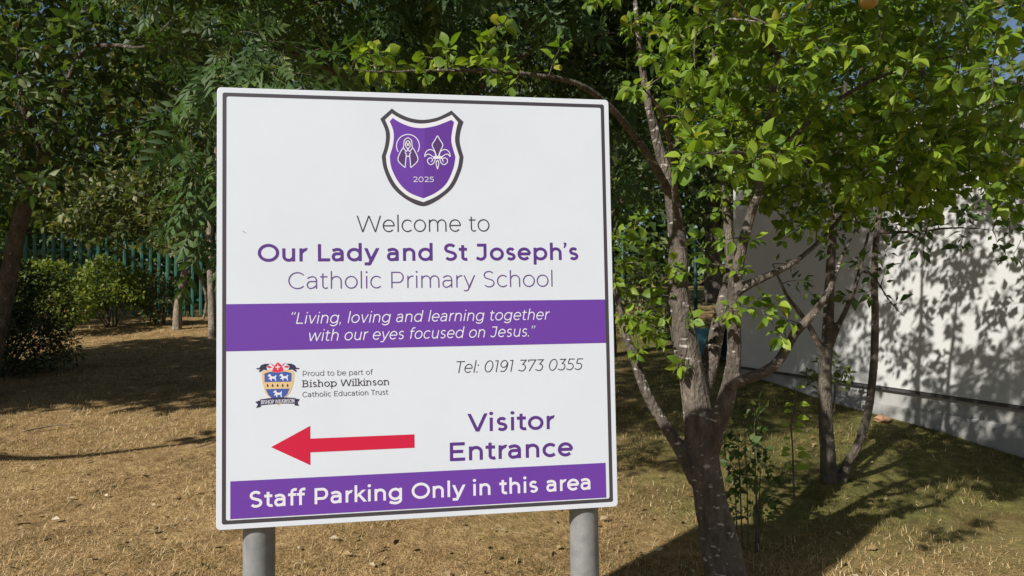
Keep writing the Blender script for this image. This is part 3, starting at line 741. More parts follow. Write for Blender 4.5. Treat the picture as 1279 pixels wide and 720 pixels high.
# ================================================================== PALISADE FENCE (left) and mesh fence (centre right)
def build_fences():
    p0 = at(-40, 400, 13.2); p1 = at(330, 395, 14.6); p0.z = gh(p0.x, p0.y); p1.z = gh(p1.x, p1.y)
    root = empty('palisade_fence', p0, 'green steel palisade fence with pointed pales, behind the lawn left of the sign', 'fence')
    u = (p1 - p0); u.z = 0; L = u.length; u.normalize(); ang = math.atan2(u.y, u.x); n = int(L / .155)
    def pale():
        mb = MB(); wv = .034; Hh = 1.72
        sec = [(-wv, .0), (-.018, -.012), (.018, -.012), (wv, 0)]
        prof = lambda z, s: [(x * s, y, z) for x, y in sec]
        rows = [prof(.05, 1), prof(Hh - .09, 1), prof(Hh - .045, .62), prof(Hh, .12)]
        for r_ in rows: mb.v += r_
        for k in range(3):
            for j in range(3):
                a = k * 4 + j; mb.f.append((a, a + 1, a + 5, a + 4))
        me = mb.mesh('pale', M['fence_green']); return me
    me = pale(); 
    for i in range(n):
        q = p0 + u * (i * .155); z = gh(q.x, q.y)
        o = bpy.data.objects.new('pale', me); C.objects.link(o); o.parent = root
        o.location = (q.x - p0.x, q.y - p0.y, z - p0.z); o.rotation_euler = (0, 0, ang)
        sm = o.modifiers.new('thick', 'SOLIDIFY'); sm.thickness = .004
    for h in (.35, 1.38):
        mb = MB(); a = p0 + Vector((-u.y, u.x, 0)) * .03; pts = [a + u * (L * k / 8) for k in range(9)]
        for k in range(8):
            s, e = pts[k], pts[k + 1]; s = Vector((s.x, s.y, gh(s.x, s.y) + h)); e = Vector((e.x, e.y, gh(e.x, e.y) + h)); c = (s + e) / 2; dd = (e - s)
            mb.box(c, (dd.length, .03, .045), dd.to_track_quat('X', 'Z').to_matrix())
        mb.build('rail', M['fence_green'], root)
    for k in range(3):
        q = p0 + u * (L * (k + .2) / 3) + Vector((-u.y, u.x, 0)) * .09
        mb = MB(); mb.box((q.x, q.y, gh(q.x, q.y) + .85), (.08, .08, 1.7)); mb.build('post', M['fence_green'], root)
    # mesh fence
    q0 = at(778, 400, 13.6); q1 = at(960, 400, 12.8); u = q1 - q0; u.z = 0; L = u.length; u.normalize()
    q0.z = gh(q0.x, q0.y)
    root = empty('mesh_fence', q0, 'thin green wire mesh fence with dark posts, seen between the apple stems', 'fence')
    xs = [0, L * .515, L]
    for x in xs:
        q = q0 + u * x; mb = MB(); z = gh(q.x, q.y); mb.tube([(q.x, q.y, z), (q.x, q.y, z + 1.75)], .038, 12); mb.build('post', M['dark_green'], root, True)
    for a, b in zip(xs, xs[1:]):
        mb = MB()
        for k in range(9):
            s = q0 + u * a; e = q0 + u * b; z = .12 + k * .2; mb.tube([(s.x, s.y, gh(s.x, s.y) + z), (e.x, e.y, gh(e.x, e.y) + z)], .0028, 5)
        t = a + .1
        while t < b:
            s = q0 + u * t; zz = gh(s.x, s.y); mb.tube([(s.x, s.y, zz + .08), (s.x, s.y, zz + 1.74)], .0022, 5); t += .1
        mb.build('wire_panel', M['dark_green'], root)
    # barrel lying on its side
    c = at(880, 426, 9.6); c.z = gh(c.x, c.y) + .215; ax = Vector((.72, -.68, .06)).normalized()
    root = empty('barrel', (c.x, c.y, c.z - .21), 'teal plastic barrel lying on its side with a dark open end, behind the apple stems', 'barrel')
    mb = MB(); n = 32; prof = [(-.34, .02), (-.34, .19), (-.30, .205), (-.12, .21), (-.11, .222), (-.09, .222), (-.08, .212), (.10, .212), (.11, .222), (.13, .222), (.14, .21), (.26, .205), (.27, .218), (.30, .218), (.30, .196), (-.31, .185), (-.31, .01)]
    a = ax.cross(Vector((0, 0, 1))).normalized(); b = a.cross(ax)
    for t, r_ in prof:
        for k in range(n): an = 6.28318 * k / n; mb.v.append(tuple(c + ax * t + (a * math.cos(an) + b * math.sin(an)) * r_))
    for q in range(len(prof) - 1):
        for k in range(n): mb.f.append((q * n + k, q * n + (k + 1) % n, (q + 1) * n + (k + 1) % n, (q + 1) * n + k))
    mb.f.append(tuple(range(n))); mb.f.append(tuple(range((len(prof) - 1) * n, len(prof) * n)))
    o = mb.build('body', M['bin'], root, True); e = o.modifiers.new('e', 'EDGE_SPLIT'); e.split_angle = .7
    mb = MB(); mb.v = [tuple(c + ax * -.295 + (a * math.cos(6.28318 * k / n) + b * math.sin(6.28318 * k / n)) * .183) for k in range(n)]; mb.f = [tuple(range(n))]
    mb.build('inner_shade_disc', M['black'], root)  # black disc over the teal base, puts the hollow's shade into colour
build_fences()

# ================================================================== TREES
E = lambda px, py, d, rx, ry, rz, dens=1.0: (tuple(at(px, py, d)), (rx, ry, rz), dens)
QI = np.array(QUAD, float)
def clear_sign(q):
    """no leaf between the lens and the sign, nor on its sunny side"""
    px, py = proj(q)
    if 255 < px < 785 and 95 < py < 680 and q[1] < 2.5: return False
    v = Vector(q) - on(W_ / 2, H_ / 2)
    t = v.dot(sn)
    if t > -.06:                     # in front of the face: keep the sun's path free
        k = t / SUN.dot(sn); h = v - SUN * k
        if abs(h.dot(sx)) < W_ / 2 + .05 and abs(h.dot(sy)) < H_ / 2 + .02: return False
    return True

def build_apple():
    base = at(910, 752, 3.3); base.z = gh(base.x, base.y) - .02
    limbs = [
        [(base - Vector((0, 0, .15)), .14)] + P([(906, 715, 3.3, .098), (898, 672, 3.32, .088), (886, 620, 3.35, .076), (878, 570, 3.38, .077), (872, 520, 3.4, .074), (866, 480, 3.42, .064), (856, 430, 3.45, .064), (847, 375, 3.48, .055), (847, 310, 3.5, .048), (838, 240, 3.5, .036), (822, 180, 3.5, .026), (806, 110, 3.5, .02), (795, 20, 3.5, .014), (790, -60, 3.5, .008)]),
        P([(884, 560, 3.37, .06), (896, 528, 3.33, .048), (907, 498, 3.3, .04), (916, 455, 3.27, .034), (917, 405, 3.25, .032), (917, 362, 3.22, .031), (924, 320, 3.2, .026), (936, 275, 3.18, .022), (950, 225, 3.15, .02), (960, 150, 3.1, .017), (972, 70, 3.1, .013), (985, -30, 3.1, .008)]),
        P([(872, 600, 3.36, .05), (850, 562, 3.38, .034), (826, 524, 3.42, .028), (806, 488, 3.45, .026), (793, 450, 3.48, .024), (782, 420, 3.5, .021), (772, 375, 3.52, .016), (755, 320, 3.5, .012)]),
        P([(872, 500, 3.42, .05), (884, 462, 3.5, .048), (893, 425, 3.56, .04), (903, 380, 3.62, .034), (912, 335, 3.66, .03), (908, 270, 3.7, .024), (900, 180, 3.7, .018), (890, 60, 3.7, .01)]),
        P([(908, 482, 3.28, .034), (930, 474, 3.22, .026), (955, 465, 3.18, .025), (975, 448, 3.15, .023), (992, 418, 3.13, .021), (1014, 394, 3.1, .019), (1036, 362, 3.12, .014), (1052, 320, 3.2, .010), (1075, 275, 3.3, .006)]),
        P([(917, 366, 3.22, .028), (938, 354, 3.18, .021), (970, 340, 3.2, .016), (1000, 322, 3.28, .014), (1040, 285, 3.4, .011), (1085, 225, 3.5, .009), (1150, 180, 3.55, .007), (1230, 170, 3.6, .004)]),
        P([(838, 245, 3.5, .026), (800, 180, 3.2, .018), (735, 112, 2.95, .014), (650, 92, 2.8, .011), (560, 88, 2.72, .009), (470, 90, 2.68, .006), (420, 84, 2.68, .004)]),
        P([(950, 225, 3.15, .018), (1000, 160, 3.1, .013), (1080, 105, 3.0, .010), (1170, 75, 2.85, .007), (1250, 60, 2.7, .004)]),
        P([(952, 215, 3.14, .014), (935, 195, 2.8, .01), (905, 190, 2.45, .008), (872, 198, 2.2, .005)]),
        P([(845, 290, 3.5, .02), (840, 200, 3.1, .014), (825, 140, 2.7, .01), (800, 108, 2.4, .005)]),
        P([(972, 70, 3.1, .012), (950, 40, 2.7, .01), (930, 20, 2.4, .006), (870, 40, 2.3, .004)]),
    ]
    ells = [E(950, 110, 2.8, .42, .45, .36, 1.1), E(1060, 130, 2.95, .5, .5, .42, 1.0), E(1190, 120, 2.95, .5, .5, .40, 1.0), E(1000, 130, 3.7, .8, .4, .5, .9), E(1180, 130, 3.8, .8, .4, .5, .25), E(1250, 200, 3.0, .3, .5, .25, 1.2),
            E(890, 60, 2.9, .25, .4, .2, .8), E(1060, -60, 3.0, 1.2, .9, .35, 1.0), E(1080, 205, 3.3, .65, .45, .26, 2.2), E(1200, 215, 3.2, .5, .4, .22, 2.2), E(1000, 230, 3.4, .5, .35, .28, 1.8), E(910, 150, 3.4, .2, .3, .4, .8),
            E(640, 72, 2.8, .7, .2, .12, 1.5), E(800, 330, 3.6, .12, .2, .42, .7), E(1180, 30, 3.4, .8, .6, .3, .25), ((.8, 2.05, 3.5), (.8, .5, .36), 4.5), ((1.7, 2.2, 3.6), (.7, .5, .35), 2.5)]  # last two lobes, above the view, added to shade the lower right crown
    extra = [at(*q) for q in [(905, 195, 2.12), (850, 205, 2.05), (880, 190, 2.1), (940, 200, 2.15), (970, 205, 2.2), (990, 190, 2.25), (1010, 205, 2.3), (925, 215, 2.15), (865, 175, 2.15), (955, 180, 2.2),
             (790, 110, 2.35), (812, 118, 2.4), (828, 95, 2.4), (775, 118, 2.4), (868, 85, 2.3), (1225, 32, 2.4), (1250, 45, 2.35), (1190, 95, 2.4), (1240, 110, 2.4), (1140, 75, 2.4), (1060, 60, 2.4),
             (448, 70, 2.6), (478, 66, 2.6), (560, 62, 2.65), (600, 70, 2.65), (620, 92, 2.7), (530, 92, 2.65), (700, 60, 2.75), (985, 20, 2.35), (960, 30, 2.3), (1010, 90, 2.4),
             (940, 300, 3.12), (925, 335, 3.15), (930, 385, 3.12), (955, 395, 3.08), (968, 380, 3.05), (950, 372, 3.1), (908, 395, 3.15), (985, 400, 3.1), (975, 420, 3.08), (790, 395, 3.4), (815, 350, 3.4), (800, 330, 3.5), (783, 360, 3.5), (825, 370, 3.45), (778, 395, 3.45), (805, 400, 3.45), (780, 330, 3.55), (812, 310, 3.5), (830, 395, 3.5), (770, 300, 3.6), (795, 420, 3.4), (850, 340, 3.3), (870, 300, 3.3), (885, 330, 3.3), (905, 300, 3.2), (800, 300, 3.4), (840, 330, 3.4), (765, 350, 3.4), (822, 420, 3.4), (795, 440, 3.42), (850, 455, 3.35), (862, 400, 3.38)]]
    def ok(q):
        px, py = proj(q)
        if py > 300 and px > 1060: return False
        return clear_sign(q)
    root = tree('apple_tree', 'multi-stemmed apple tree with blotched grey bark and bright green leaves, right beside the sign', base, limbs, ells, 1500, 'fine', M['apple_leaf'], M['apple_bark'], .056,
         spacing=.017, length=.26, tip=6, voxel=.008, keep=ok, tkeep=lambda t: ok(t), extra=extra, up=.8, twig_n=6, step=.06)
    for (px, py, d, rr_) in ((1085, 2, 2.4, .031),):
        bm = bmesh.new(); bmesh.ops.create_uvsphere(bm, u_segments=16, v_segments=12, radius=rr_)
        for v in bm.verts:
            a = math.hypot(v.co.x, v.co.y) / rr_; v.co.z *= .9; v.co.z -= .28 * rr_ * (1 - a) ** 2 * (1 if v.co.z > 0 else -.5)
        me = bpy.data.meshes.new('apple'); bm.to_mesh(me); bm.free(); me.materials.append(M['fruit']); me.polygons.foreach_set('use_smooth', [True] * len(me.polygons))
        o = bpy.data.objects.new('apple', me); C.objects.link(o); o.parent = root; o.location = at(px, py, d) - root.location
build_apple()

def build_second():
    base = at(1036, 604, 4.75); base.z = gh(base.x, base.y)
    limbs = [[(base - Vector((0, 0, .1)), .06)] + P([(1034, 570, 4.75, .05), (1031, 520, 4.77, .045), (1031, 460, 4.8, .043), (1034, 410, 4.82, .038), (1037, 340, 4.85, .032), (1042, 270, 4.85, .026), (1050, 180, 4.85, .018), (1060, 60, 4.9, .01)]),
             P([(1031, 450, 4.8, .03), (1015, 415, 4.78, .019), (1000, 392, 4.75, .017), (982, 368, 4.7, .013), (965, 330, 4.65, .008)]),
             P([(1033, 440, 4.8, .03), (1048, 405, 4.78, .019), (1060, 380, 4.75, .017), (1072, 345, 4.7, .015), (1085, 290, 4.65, .01)]),
             [(base + Vector((.06, 0, -.1)), .04)] + P([(1056, 585, 4.72, .032), (1072, 555, 4.7, .029), (1084, 515, 4.7, .027), (1091, 460, 4.7, .026), (1093, 400, 4.7, .025), (1092, 340, 4.7, .023), (1098, 270, 4.7, .019), (1115, 180, 4.7, .012), (1130, 60, 4.7, .008)]),
             P([(1075, 338, 4.7, .012), (1092, 346, 4.5, .010), (1108, 372, 4.4, .008), (1125, 392, 4.35, .006), (1140, 402, 4.3, .003)]),
             P([(1096, 290, 4.7, .016), (1140, 290, 4.6, .011), (1190, 285, 4.5, .009), (1240, 288, 4.4, .006), (1275, 300, 4.35, .003)]),
             P([(1045, 250, 4.85, .016), (1010, 200, 4.8, .012), (960, 170, 4.7, .008)])]
    ells = [E(1040, 200, 4.8, .7, .6, .5), E(1150, 215, 4.7, .8, .7, .42), E(1250, 220, 4.6, .5, .6, .42), E(1050, 60, 4.9, 1.2, .9, .8), E(1200, 60, 4.9, 1.0, .9, .8), E(1180, 280, 4.5, .6, .4, .10, 1.6), E(1020, 290, 4.7, .35, .4, .16, 1.2)]
    extra = [at(*q) for q in [(1130, 400, 4.3), (1142, 392, 4.3), (1120, 378, 4.3), (1105, 340, 4.4), (1085, 365, 4.5), (1060, 370, 4.6), (1075, 330, 4.5), (1000, 350, 4.6), (985, 330, 4.6), (1150, 310, 4.4), (1200, 305, 4.4), (1245, 302, 4.4), (1265, 320, 4.35), (1110, 310, 4.4), (1015, 370, 4.6)]]
    tree('fruit_tree', 'slender dark tree with two thin stems in front of the pale wall', base, limbs, ells, 340, 'plain', M['dark_leaf'], M['grey_bark'], .08,
         spacing=.028, length=.32, tip=5, voxel=.009, extra=extra)
build_second()

def build_ash():
    base = at(560, 560, 5.6); base.z = gh(base.x, base.y)
    limbs = [[(base - Vector((0, 0, .1)), .12), (base + Vector((.02, 0, .8)), .10), (base + Vector((-.05, .05, 1.8)), .085)] + P([(545, 180, 5.6, .07), (540, 60, 5.5, .05), (530, -80, 5.4, .03), (520, -220, 5.3, .015)]),
             P([(548, 210, 5.6, .05), (480, 130, 5.2, .035), (400, 80, 4.6, .022), (320, 60, 4.1, .012), (255, 110, 3.8, .006)]),
             P([(545, 170, 5.6, .05), (620, 90, 5.3, .035), (700, 50, 5.1, .022), (790, 40, 4.9, .01)]),
             P([(542, 100, 5.5, .04), (470, 40, 5.0, .025), (420, 0, 4.4, .015), (350, 20, 3.8, .006)]),
             P([(540, 60, 5.5, .04), (600, 0, 5.2, .025), (680, -60, 5.0, .012)])]
    ells = [E(450, 60, 5.0, 1.0, .9, .5), E(620, 50, 5.2, .9, .8, .5), E(770, 60, 5.2, .6, .7, .6), E(330, 60, 4.2, .6, .6, .4), E(540, -160, 5.5, 1.9, 1.4, .9), E(330, -60, 4.8, 1.0, .9, .6), E(760, 200, 5.6, .5, .6, .6), E(800, -80, 5.4, 1.0, .9, .7), ((-.3, 4.5, 5.6), (1.5, 1.2, 1.2), 1.6), ((.9, 5.4, 3.9), (.8, .8, .8), 3.5), ((-1.4, 3.5, 3.7), (1.1, .7, .4), 3.2), ((-.2, 4.0, 3.6), (.9, .6, .45), 2.6), E(560, 40, 5.9, 1.8, .6, .7)]  # lobes set in world coordinates are added to shade the lawn and wall
    extra = [at(*q) for q in [(243, 215, 3.3), (250, 250, 3.3), (258, 285, 3.35), (240, 190, 3.4), (262, 230, 3.3), (340, 95, 3.1), (370, 92, 3.1), (400, 98, 3.1), (300, 85, 3.2), (420, 88, 3.2), (285, 70, 3.3), (225, 130, 3.6), (265, 80, 3.4), (330, 50, 3.2), (300, 40, 3.3)]]
    def ok(q):
        px, py = proj(q)
        return clear_sign(q) and not (px < 225 and py > 175)
    tree('ash_tree', 'ash tree with long pinnate leaves, standing behind the sign', base, limbs, ells, 1000, 'frond', M['ash_leaf'], M['grey_bark'], .25,
         spacing=.09, length=.5, tip=5, voxel=.016, extra=extra, keep=ok, tkeep=ok, up=.7, spread=.8, droop=.35)
build_ash()

def build_left():
    base = at(-22, 492, 7.2); base.z = gh(base.x, base.y)
    limbs = [[(base - Vector((0, 0, .1)), .13)] + P([(-12, 450, 7.2, .105), (2, 385, 7.2, .09), (14, 330, 7.2, .08), (26, 275, 7.15, .075), (48, 215, 7.0, .06), (70, 150, 6.9, .045), (90, 80, 6.8, .03), (100, -20, 6.8, .015)]),
             P([(2, 390, 7.2, .05), (-30, 300, 7.3, .04), (-70, 200, 7.2, .025), (-100, 80, 7.0, .012)]),
             P([(66, 160, 6.9, .035), (100, 70, 6.4, .025), (140, 57, 6.1, .022), (178, 60, 6.0, .02), (198, 42, 6.0, .017), (215, 26, 6.0, .014), (238, 18, 6.0, .011), (248, -5, 6.0, .006)]),
             P([(40, 235, 7.05, .035), (110, 180, 7.3, .025), (180, 150, 7.6, .014), (240, 130, 7.8, .006)]),
             P([(55, 200, 7.0, .03), (30, 130, 6.4, .02), (20, 60, 5.9, .01)])]
    ells = [E(40, 90, 6.5, 1.2, .9, .75), E(150, 40, 6.6, 1.1, .9, .6), E(20, 210, 6.4, .6, .6, .40), E(140, 150, 7.4, .9, .7, .6, .8), E(60, -90, 6.7, 1.8, 1.3, .9), E(-120, 80, 6.8, 1.2, 1.0, 1.0), E(230, 70, 7.5, .6, .6, .6)]
    extra = [at(*q) for q in [(60, 255, 6.7), (80, 235, 6.7), (45, 240, 6.5), (20, 250, 6.4), (100, 210, 6.8), (75, 215, 6.6), (5, 240, 6.3)]]
    tree('garden_tree', 'leaning grey tree with a broad leafy crown at the left edge', base, limbs, ells, 900, 'plain', M['dark_leaf'], M['grey_bark'], .125,
         spacing=.045, length=.5, tip=5, voxel=.016, extra=extra, step=.12)
build_left()

def simple_tree(name, label, x, y, ht, ells, n, leafk, lm, bm_, size, r=.16, lean=(0, 0), group=None, stems=None, spacing=.06, length=.7, keep=None):
    base = Vector((x, y, gh(x, y)))
    limbs = stems or [[(base - Vector((0, 0, .15)), r * 1.25), (base + Vector((lean[0] * .2, lean[1] * .2, ht * .2)), r), (base + Vector((lean[0] * .5, lean[1] * .5, ht * .45)), r * .75), (base + Vector((lean[0], lean[1], ht * .95)), r * .15)]]
    if not stems:
        for k in range(6):
            a = k * 2.4 + random.random(); h0 = ht * random.uniform(.3, .6); R_ = ht * random.uniform(.18, .3)
            s = base + Vector((lean[0] * h0 / ht, lean[1] * h0 / ht, h0))
            limbs.append([(s, r * .45), (s + Vector((math.cos(a) * R_ * .5, math.sin(a) * R_ * .5, R_ * .45)), r * .28), (s + Vector((math.cos(a) * R_, math.sin(a) * R_, R_ * .75)), r * .1)])
    tree(name, label, base, limbs, ells, n, leafk, lm, bm_, size, spacing=spacing, length=length, tip=5, voxel=.03 if r > .1 else .015, step=.2, group=group, keep=keep, twig_n=4)

def build_backs():
    # thin twin-stemmed tree by the fence
    b1 = at(221, 408, 12.4); b1.z = gh(b1.x, b1.y); b2 = at(266, 424, 11.4)
    st = [[(b1 - Vector((0, 0, .1)), .09)] + P([(223, 380, 12.4, .075), (230, 345, 12.4, .065), (238, 305, 12.4, .06), (244, 260, 12.4, .05), (240, 190, 12.4, .03), (235, 100, 12.3, .012)]),
          P([(238, 305, 12.4, .06), (252, 350, 12.45, .04), (258, 375, 12.45, .032), (254, 400, 12.45, .03)]) ]
    simple_tree('hawthorn_tree', 'small pale-stemmed tree with a forked stem by the green fence', b1.x, b1.y, 4, [E(190, 230, 12.0, 1.2, 1.0, .75), E(120, 260, 11.8, 1.1, .8, .6, 1.5), E(205, 285, 11.4, .6, .5, .45, 1.4), E(230, 130, 12.0, 1.3, 1.2, 1.2), E(160, 290, 11.9, .8, .6, .35)], 760, 'plain', M['olive_leaf'], M['pale_bark'], .14, stems=st, spacing=.06, length=.6)
    b2.z = gh(b2.x, b2.y)
    st = [[(b2 - Vector((0, 0, .1)), .08)] + P([(265, 390, 11.4, .066), (263, 340, 11.4, .06), (262, 290, 11.4, .055), (268, 220, 11.4, .045), (275, 120, 11.4, .025), (280, 20, 11.4, .01)])]
    simple_tree('birch_tree', 'straight grey-stemmed tree just left of the sign edge', b2.x, b2.y, 5, [E(270, 180, 11.3, .8, .9, .9), E(300, 60, 11.3, 1.4, 1.2, 1.1), E(230, 20, 11.5, 1.2, 1.1, 1.0)], 420, 'plain', M['dark_leaf'], M['pale_bark'], .14, stems=st, spacing=.06, length=.6)
    g = 'tall trees along the back of the lawn'
    T = [('tall dark evergreen-looking tree far back at the left edge', -11.5, 16.5, 9.5, 2.6, 'dark_leaf'), ('broad olive green tree behind the palisade fence', -7.6, 17.5, 9.5, 2.6, 'olive_leaf'),
         ('dark tall tree behind the palisade fence, beside the sign edge', -4.2, 15.8, 10, 2.4, 'dark_leaf'), ('tall dark tree rising over the left part of the sign', -1.4, 17, 10, 2.5, 'dark_leaf'),
         ('tall dark tree rising over the right part of the sign', 1.6, 15.5, 10, 2.5, 'dark_leaf'), ('tall dark tree behind the apple stems', 5.0, 17.5, 10.5, 2.6, 'dark_leaf'), ('tall dark tree at the far corner of the building', 8.6, 17, 10.5, 2.9, 'dark_leaf')]
    for i, (lb, x, y, ht, R_, lm) in enumerate(T):
        z0 = gh(x, y); lowz = 1.0 if x < 2 else 2.2
        ells = [((x, y, z0 + ht * .42), (R_ * .95, R_ * .8, ht * .26), 1), ((x + .5, y - .3, z0 + ht * .70), (R_ * .85, R_ * .75, ht * .24), 1), ((x - .9, y - .4, z0 + ht * .55), (R_ * .7, R_ * .7, ht * .2), 1), ((x + .2, y - R_ * .5, z0 + ht * .27), (R_ * .8, R_ * .4, ht * .12), 1)]
        gap = (lambda q: not (845 < proj(q)[0] < 912 and proj(q)[1] > 345)) if x > 1 else None
        simple_tree('background_tree', lb, x, y, ht, ells, 520, 'plain', M[lm], M['grey_bark'], .24, r=.2, group=g, spacing=.07, length=1.1, keep=gap)
    # a tree just outside the frame on the left that shades the lawn
    simple_tree('background_tree', 'dark tree close behind the apple stems, in front of the mesh fence', 1.3, 9.7, 6, [((1.15, 9.3, 4.1), (1.2, 1.0, 1.5), 1), ((2.2, 10.3, 4.9), (1.3, .9, 1.4), 1), ((.2, 9.8, 5.0), (1.2, 1.0, 1.3), 1)], 520, 'plain', M['dark_leaf'], M['grey_bark'], .14, r=.12, group=g, spacing=.05, length=.7)
    b = Vector((-8.3, 5.6, gh(-8.3, 5.6)))
    st = [[(b - Vector((0, 0, .1)), .16), (b + Vector((.05, 0, 1.2)), .13), (b + Vector((.1, .1, 2.6)), .1), (b + Vector((0, .1, 5)), .03)],
          [(b + Vector((.05, 0, 1.5)), .09), (b + Vector((1.3, -1.2, 1.75)), .07), (b + Vector((2.6, -2.3, 1.9)), .055), (b + Vector((3.6, -2.1, 2.05)), .035), (b + Vector((4.3, -1.75, 2.1)), .015)],
          [(b + Vector((.1, .1, 1.8)), .08), (b + Vector((.8, 1.2, 2.2)), .05), (b + Vector((1.2, 2.2, 2.5)), .02)]]
    simple_tree('shade_tree', 'leafy tree on the left lawn, its shadow falling across the grass', b.x, b.y, 6, [((-7.5, 5.3, 3.7), (1.5, 1.5, 1.0), 1.6), ((-8.3, 4.6, 3.3), (1.2, 1.1, .9), 1), ((-7.3, 7.4, 2.6), (.9, 1.2, .9), 1.2), ((-6.4, 4.5, 3.8), (.8, .9, .5), 1.4), ((-8.0, 7.3, 3.9), (1.2, 1.2, .7), 1.4), ((-4.3, 3.75, 2.55), (.35, .3, .15), .8)], 1400, 'plain', M['dark_leaf'], M['grey_bark'], .2, stems=st, spacing=.05, length=.6)
    simple_tree('shade_tree', 'unseen tall dark tree left of the lawn, added to keep the palisade fence in shade', -12.6, 10.4, 8, [((-12.4, 10.3, 4.6), (1.9, 1.9, 1.3), 1.3), ((-12.8, 10.6, 6.8), (1.8, 1.8, 1.2), 1)], 300, 'plain', M['dark_leaf'], M['grey_bark'], .26, r=.16, spacing=.07, length=.8)  # stands outside the view, put in to shade the fence
    # far wood beyond the lawn, one mass
    n = 26000; x = RNG.uniform(-32, 32, n); y = 27 + RNG.uniform(0, 6, n) + .02 * np.abs(x); top = 6.5 + 1.6 * np.sin(x * .7) + 1.1 * np.sin(x * 1.9 + 1); z = np.array([gh(a, b_) for a, b_ in zip(x, y)]) + RNG.uniform(0, 1, n) ** .9 * top
    dr = RNG.normal(size=(n, 3)); nm = RNG.normal(size=(n, 3)) * .6 + np.array([0, -.2, .7])
    o = link('far_wood', leaves_mesh('far_wood', 'plain', np.stack([x, y, z], 1), dr, nm, RNG.uniform(.35, .75, n), M['dark_leaf'])); tag(o, 'far dark wood closing the view beyond the field', 'wood', kind='stuff')
build_backs()

# ================================================================== SHRUBS AND SMALL PLANTS
def shrub(name, label, c, ells, n, leafk, lm, size, spacing, length, stems=5, up=.5, cat='shrub', spread=.9, group=None, br='grey_bark', sr=.018):
    base = Vector((c[0], c[1], gh(c[0], c[1]))); root = empty(name, base, label, cat, group)
    cen = Vector(np.mean([e[0] for e in ells], axis=0)); L = []
    for k in range(stems):
        a = 6.28 * k / stems + random.random(); e = ells[k % len(ells)]
        tip = Vector(e[0]) + Vector((math.cos(a) * e[1][0] * .5, math.sin(a) * e[1][1] * .5, e[1][2] * .3))
        s = base + Vector((math.cos(a) * .06, math.sin(a) * .06, -.03)); L.append(smooth_path([(s, sr), (s.lerp(tip, .5) + Vector((0, 0, .08)), sr * .6), (tip, sr * .25)]))
    tw = grow(L, in_ellipsoids(ells, n), .08, .1); mb = MB()
    for pts, rad in L: mb.tube(pts, rad, 6, cap=False)
    mb.build('stem', M[br], root, True); mb = MB()
    for pts, rad in tw: mb.tube(pts, rad, 5, cap=False)
    p, d, nn, s = twig_leaves(tw, length, spacing, size, 5, up, spread, .05); print(name, len(p))
    link('foliage', leaves_mesh('foliage', leafk, p, d, nn, s, M[lm], twigs=mb, twigm=M[br]), root); return root

c = at(-22, 478, 7.9)
shrub('conifer_shrub', 'dense dark conifer shrub below the leaning tree at the left edge', (c.x, c.y + .3), [((c.x, c.y + .4, gh(c.x, c.y) + .45), (.62, .5, .5), 1), ((c.x - .1, c.y + .4, gh(c.x, c.y) + 1.0), (.5, .45, .5), 1), ((c.x + .35, c.y + .6, gh(c.x, c.y) + .85), (.35, .3, .45), .7), ((c.x + .5, c.y + .5, gh(c.x, c.y) + .4), (.3, .3, .3), .5), ((c.x - .5, c.y + .4, gh(c.x, c.y) + .7), (.6, .5, .65), 1)], 1500, 'lance', 'needle', .075, .014, .3, 9)
c = at(140, 402, 12.6); z0 = gh(c.x, c.y)
shrub('yellow_shrub', 'yellow-green bush growing in front of the palisade fence', (c.x, c.y), [((c.x - .15, c.y, z0 + .75), (.5, .45, .5), 1), ((c.x + .3, c.y, z0 + .7), (.4, .35, .4), 1), ((c.x - .4, c.y - .1, z0 + .45), (.35, .35, .3), .8)], 420, 'plain', 'lime_leaf', .085, .028, .35, 8)
c = at(55, 375, 11.5); z0 = gh(c.x, c.y)
shrub('yellow_shrub', 'yellow-green bush between the dark conifer and the palisade fence', (c.x, c.y), [((c.x, c.y, z0 + .85), (.55, .4, .45), 1), ((c.x + .3, c.y, z0 + .55), (.5, .4, .4), 1)], 350, 'plain', 'lime_leaf', .08, .03, .35, 7)
# low hedge and undergrowth beyond the lawn
for lb, px, py, d, r_ in (('olive hedge bush seen past the right edge of the sign', 790, 372, 12.2, (.75, .5, .7)), ('dark hedge bush hidden low behind the left apple stem', 826, 400, 11.6, (.30, .4, .42)), ('dark bush in the shade below the forked pale tree', 200, 392, 12.9, (.5, .4, .5))):
    c = at(px, py, d); z0 = gh(c.x, c.y)
    shrub('hedge_bush', lb, (c.x, c.y), [((c.x, c.y, z0 + r_[2]), r_, 1)], 150, 'plain', 'olive_leaf', .075, .03, .35, 6)
for i, (x, y) in enumerate(((-11.2, 15.6), (-9.4, 15.9), (-7.6, 15.8), (-5.8, 16.2), (-4.0, 16.4))):
    z0 = gh(x, y); lb = ['leftmost tall laurel bush behind the palisade fence', 'tall laurel bush behind the fence, above the dark conifer shrub', 'tall laurel bush behind the fence, above the yellow-green bush', 'tall laurel bush behind the fence, seen between the yellow-green bush and the forked tree', 'tall laurel bush behind the fence next to the sign edge'][i]
    shrub('tall_bush', lb, (x, y), [((x, y, z0 + 1.0), (1.1, .6, 1.0), 1), ((x + .2, y, z0 + 2.4), (1.0, .6, .9), 1)], 260, 'plain', 'dark_leaf', .15, .05, .5, 6, group='tall bushes behind the palisade fence', sr=.03)
